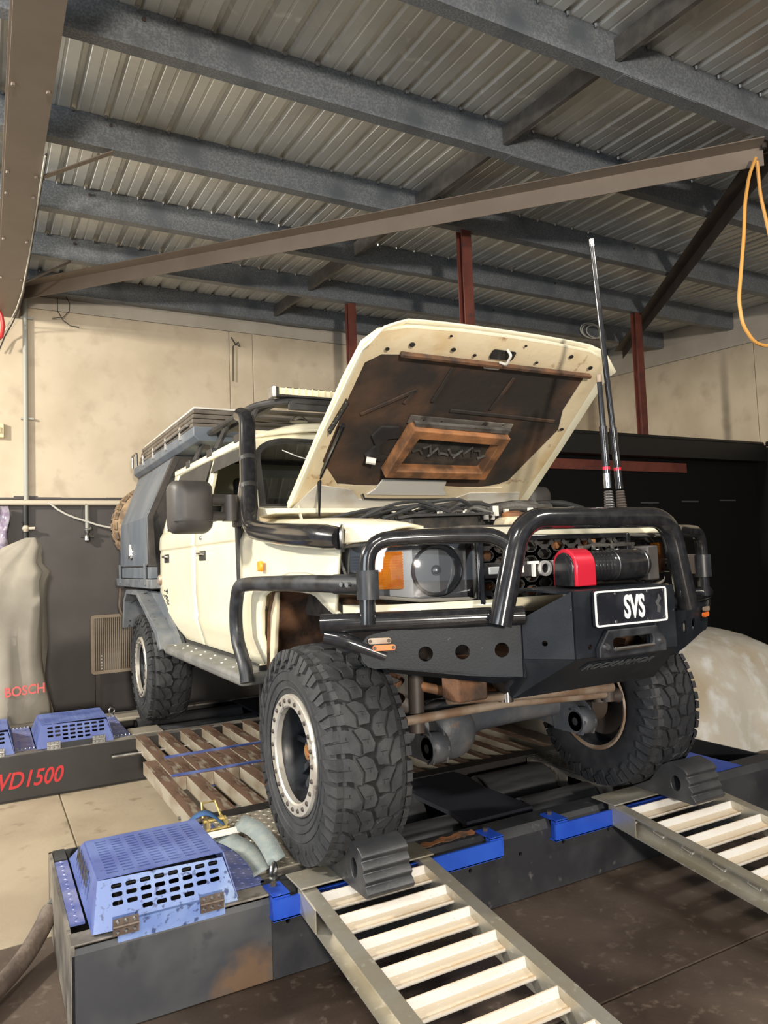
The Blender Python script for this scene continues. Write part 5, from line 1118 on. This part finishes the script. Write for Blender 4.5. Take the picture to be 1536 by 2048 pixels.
# ---------------- canopy, tray and rear
cn = empty('canopy', (0, 3.8, 1.45), parent=T)
for s_ in (-1, 1):
    lowp = [(s_*.90,3.12,1.475),(s_*.90,4.52,1.475),(s_*.90,4.44,1.862),(s_*.90,3.20,1.862)]; top = [(s_*.90,3.20,1.862),(s_*.90,4.44,1.862),(s_*.70,4.64,2.32),(s_*.70,3.13,2.33)]
    pl = MB().add(lowp+top[2:], [(0,1,2,3),(3,2,4,5)]).build('gullwing_door', 'canopy_grey', cn, solid=.02, smooth=0, bevel=.004)
    MB().bar((s_*.905,3.14,1.478), (s_*.905,4.52,1.478), .012, .012).build('door_seam', 'black_plastic', pl, smooth=0)
    h = MB().lathe([(0,.055),(s_*.008,.05),(s_*.008,0)], (s_*.91,3.88,1.59), 'x', 16).build('latch_plate', 'chrome', pl)
    MB().bar((s_*.925,3.95,1.555), (s_*.925,3.84,1.565), .014, .025).bar((s_*.925,3.88,1.57), (s_*.925,3.88,1.67), .012, .02, (1,0,0)).build('latch_handle', 'chrome', h)
    MB().prism([(3.06,1.475),(3.16,1.475),(3.23,1.862),(3.18,2.33),(3.08,2.33),(3.15,1.862)], lambda p, q, t: (s_*(min(.90, .90-(max(q, 1.862)-1.862)*.43)+t), p, q), -.03, .014).build('front_frame', 'canopy_frame', cn, smooth=0)
    MB().prism([(3.06,1.38),(4.56,1.38),(4.56,1.47),(3.06,1.47)], XYZ, s_*.86, s_*.915).build('tray_side', 'canopy_grey', cn, bevel=.004)
    tr = MB().prism([(2.98,1.305),(4.66,1.305),(4.66,1.375),(2.98,1.375)], XYZ, s_*.84, s_*.93).build('tray_rail', 'guard_grey', cn, bevel=.006)
    for y in (3.2, 4.4): MB().box(min(s_*.925,s_*.94), max(s_*.925,s_*.94), y-.02, y+.02, 1.33, 1.50).build('tray_latch', 'guard_grey', tr, bevel=.003)
    # faceted rear mud guard
    gp = [(4.10,.95),(4.02,1.20),(3.88,1.285),(3.40,1.285),(2.62,1.02),(2.50,.90),(2.57,.88),(2.70,.99),(3.42,1.25),(3.86,1.25),(3.97,1.18),(4.05,.95)]
    MB().prism(gp, XYZ, s_*.62, s_*.965).build('rear_guard', 'guard_grey', T, smooth=0, bevel=.004)
    MB().prism([(3.40,1.285),(2.62,1.02),(2.50,.90),(2.44,.93),(3.0,1.30)], XYZ, s_*.83, s_*.86).build('guard_infill', 'guard_grey', T, smooth=0)
    MB().prism([(4.02,1.20),(4.30,1.20),(4.34,.85),(4.3,.62),(4.27,.62),(4.05,.95)], XYZ, s_*.64, s_*.655).build('inner_flap', 'black_plastic', T, smooth=0)
MB().add([(-.90,3.10,1.38),(.90,3.10,1.38),(.90,3.17,1.862),(.70,3.11,2.33),(-.70,3.11,2.33),(-.90,3.17,1.862)], [(0,1,2,5),(5,2,3,4)]).build('canopy_front', 'canopy_frame', cn, solid=.02, smooth=0)
MB().add([(-.90,4.54,1.38),(.90,4.54,1.38),(.90,4.44,1.862),(.70,4.64,2.32),(-.70,4.64,2.32),(-.90,4.44,1.862)], [(0,1,2,5),(5,2,3,4)]).build('canopy_rear', 'canopy_frame', cn, solid=.02, smooth=0)
MB().box(-.71,.71,3.10,4.66,2.31,2.335).build('canopy_roof', 'canopy_frame', cn, smooth=0)
MB().box(-.86,.86,3.0,4.62,1.28,1.38).build('tray_floor', 'canopy_frame', cn, smooth=0)
m = MB()
for x, y, z in ((-.83,3.01,1.52),(-.83,3.01,1.50)): m.tube([(x,y,z),(x,y+.08,z)], .01, 6)
m.build('mount_bolts', 'steel', cn)
MB().lathe([(-.02,.03),(.0,.045),(.02,.04),(.03,.02)], (-.86,2.96,1.37), 'x', 9, True).build('body_mount', 'rod_tan', T)
# stacked cases carried on the canopy roof
cs = empty('roof_case_stack', (0, 3.5, 2.33), parent=T)
MB().prism([(-.74,2.375),(-.70,2.34),(.70,2.34),(.74,2.375),(.74,2.44),(-.74,2.44)], XZY, 2.36, 4.72).build('base_case', 'canopy_grey', cs, bevel=.006)
for k in range(4): MB().box(-.735+.006*k,.735-.006*k,2.42+.01*k,4.45-.02*k,2.444+.036*k,2.474+.036*k).build('flat_case', 'case_brown', cs, bevel=.006)
MB().box(-.71,.71,2.46,4.3,2.588,2.602).build('top_sheet', 'primer_white', cs, bevel=.004)
for y in (2.75, 3.25, 3.75, 4.2): MB().box(-.752,-.735,y-.02,y+.02,2.40,2.50).build('case_latch', 'chrome', cs, bevel=.003)
MB().tube([(-.75,4.5,2.44),(-.75,4.5,2.56),(-.75,4.72,2.56),(-.75,4.72,2.44)], .012, 8, fillet=.02).build('tie_rail', 'steel', cs)
MB().tube([(-.75,2.5,2.47),(-.75,3.7,2.465)], .010, 8).build('tie_rail', 'steel', cs)
for x in (-.6, .6):
    for y in (2.6, 3.3, 4.4): MB().box(x-.03,x+.03,y-.03,y+.03,2.315,2.345).build('case_foot', 'dark_steel', cs, smooth=0)
# spare wheel on the back
sw = MB().lathe([(-.13,.20),(-.14,.30),(-.12,.37),(-.06,.40),(.06,.40),(.12,.37),(.14,.30),(.13,.20)], (-.52,4.80,1.88), 'y', 40).build('spare_tyre', 'rubber_tan', T, smooth=50)
m = MB()
for k in range(26):
    a = 2*math.pi*k/26
    for y, off in ((-.075,0), (.0,.5), (.075,0)):
        t = a+off*.24; c = Vector((-.52+.40*math.cos(t), 4.80+y, 1.88+.40*math.sin(t))); r = Vector((math.cos(t),0,math.sin(t))); m.obox(c, r*.014, Vector((0,.032,0)), Vector((-r.z,0,r.x))*.033)
m.build('tread_blocks', 'rubber_tan', sw, smooth=0)
MB().tube([(-.52,4.55,1.88),(-.52,4.82,1.88)], .06, 14).build('spare_carrier', 'dark_steel', T)
MB().tube([(-.90,4.6,1.28),(-.91,4.62,1.1),(-.88,4.6,1.02),(-.80,4.55,1.0)], .012, 8, fillet=.04).build('tail_lamp_guard', 'rod_tan', T)
# door decal, lettered sticker kept as plain printed blocks
m = MB()
for k in range(26):
    y, z = 2.72+random.random()*.15, 1.19+random.random()*.11; m.box(-sx(z+.01)-.0175,-sx(z+.01)-.0145,y,y+random.uniform(.008,.03),z,z+random.uniform(.006,.014))
m.build('door_decal', 'plate_black', T, smooth=0)

# ================================================================ things standing around
# dust-covered test machine by the back wall
t = empty('covered_machine', (-2.0, 4.25, 0), 'tall machine under a beige fabric cover with red lettering', 'covered machine')
rows = []
n = 48
for i in range(25):
    f = i/24; z = 1.76*f
    hw_ = interp([(0,.46),(.3,.42),(.55,.40),(.68,.42),(.80,.44),(.84,.40),(.86,.30),(.93,.17),(.98,.12),(1,.04)], f); hd = interp([(0,.34),(.8,.30),(.86,.2),(1,.03)], f)
    cx = -2.0+interp([(0,0),(.8,.0),(.86,.10),(.93,.22),(1,.32)], f)
    r = []
    for k in range(n):
        a = 2*math.pi*k/n; w = 1+(.075*math.sin(a*9+z*2.2)+.04*math.sin(a*17-z*3))*(1-.5*f)+.03*math.sin(z*9+a*3)
        ce_, se = math.cos(a), math.sin(a); p = 3.2; q = (abs(ce_)**p+abs(se)**p)**(-1/p)
        r.append((cx+hw_*q*ce_*w, 4.25+hd*q*se*w, z))
    rows.append(r)
m = MB().grid(rows, True); m.f.append(tuple(len(m.v)-n+i for i in range(n)))
cv = m.build('fabric_cover', 'cover_fabric', t, smooth=70)
MB().text('BOSCH', .105, lambda p, q, w: (-1.60+p, 3.865-w-.05*smst((p+.2)/.4)*0, .50+q+.04*p), .004, .86, bold=.02, align='RIGHT').build('red_stencil', 'fabric_red', t, smooth=0)
# ribbed cooler panel leaning behind the rear wheel
t = empty('radiator_panel', (-.9, 4.85, 0), 'tan ribbed cooler panel standing behind the rear wheel', 'radiator')
MB().plate(rrect(-1.14,-.55,.47,1.03,.03), [rrect(-1.115,-.575,.50,1.0,.02)], (0,4.87,0), (1,0,0), (0,0,1), .05).build('panel_frame', 'radiator_tan', t, smooth=0)
fin = MB().box(-1.113,-1.103,4.832,4.86,.50,1.0).build('fin', 'radiator_tan', t, smooth=0)
for k in range(1, 30): again(fin, t, dx=.0183*k)
MB().box(-1.11,-.58,4.862,4.868,.5,1.0).build('backing', 'dark_steel', t, smooth=0)
for x in (-1.08,-.62): MB().box(x-.02,x+.02,4.84,4.88,0,.48).build('leg', 'dark_steel', t, smooth=0)
m = MB()
for k in range(5): m.lathe([(-.006,.010),(0,.010)], (-1.05,4.82,.52+.03*k), 'y', 8, True)
m.build('panel_fasteners', 'steel', t)
# car under a white dust sheet
t = empty('covered_car', (2.95, 1.6, 0), 'low car under a wrinkled off-white dust cover', 'covered car')
rows = []; nu, nv = 44, 26
def cov(u, v):      # u across x, v front to back
    return u, v
for j in range(nv+1):
    f = j/nv; r = []
    for i in range(nu+1):
        g = i/nu; a = math.pi*g; p = 2.6
        # section: rounded hump between x 2.08 and 4.5
        cx, hwid = 2.93, 1.00
        top = interp([(0,.0),(.012,.12),(.05,.42),(.10,.65),(.18,.74),(.30,.80),(.5,.83),(.75,.80),(.9,.70),(.97,.5),(1,0)], f)
        c_, s__ = math.cos(a), math.sin(a); q = (abs(c_)**p+abs(s__)**p)**(-1/p)
        x = cx-hwid*q*c_*(1-.06*(1-f)); z = top*q*s__
        y = .705+1.84*f-.05*math.sin(a)*(1 if f < .05 else 0)
        wr_ = .018*math.sin(g*57+f*9)*(1-min(1, z/.75))+.010*math.sin(g*31+f*43)+.008*math.sin(f*70+g*13)
        r.append((x+wr_*.6, y+wr_*.8-(.03*math.sin(g*40) if f < .05 and z < .2 else 0), max(0, z+wr_*.5*(z > .05))))
    rows.append(r)
MB().grid(rows).build('dust_cover', 'car_cover', t, smooth=70)
# loom of hoses from the dyno end across the floor
t = empty('cable_loom', (-1.95, .3, 0), 'dark wrapped cable loom trailing on the floor beside dyno', 'cable')
MB().tube([(-1.80,.56,.13),(-1.84,.50,.085),(-1.90,.38,.055),(-1.98,.24,.045),(-2.15,.02,.045),(-2.5,-.3,.045)], .034, 12, fillet=.08).build('wrapped_bundle', 'loom', t)
for k in range(3): MB().tube([(-1.79,.60+.03*k,.15-.02*k),(-1.83,.54+.02*k,.12),(-1.87,.44,.075)], .013, 8, fillet=.03).build('cable', 'engine_grey', t)
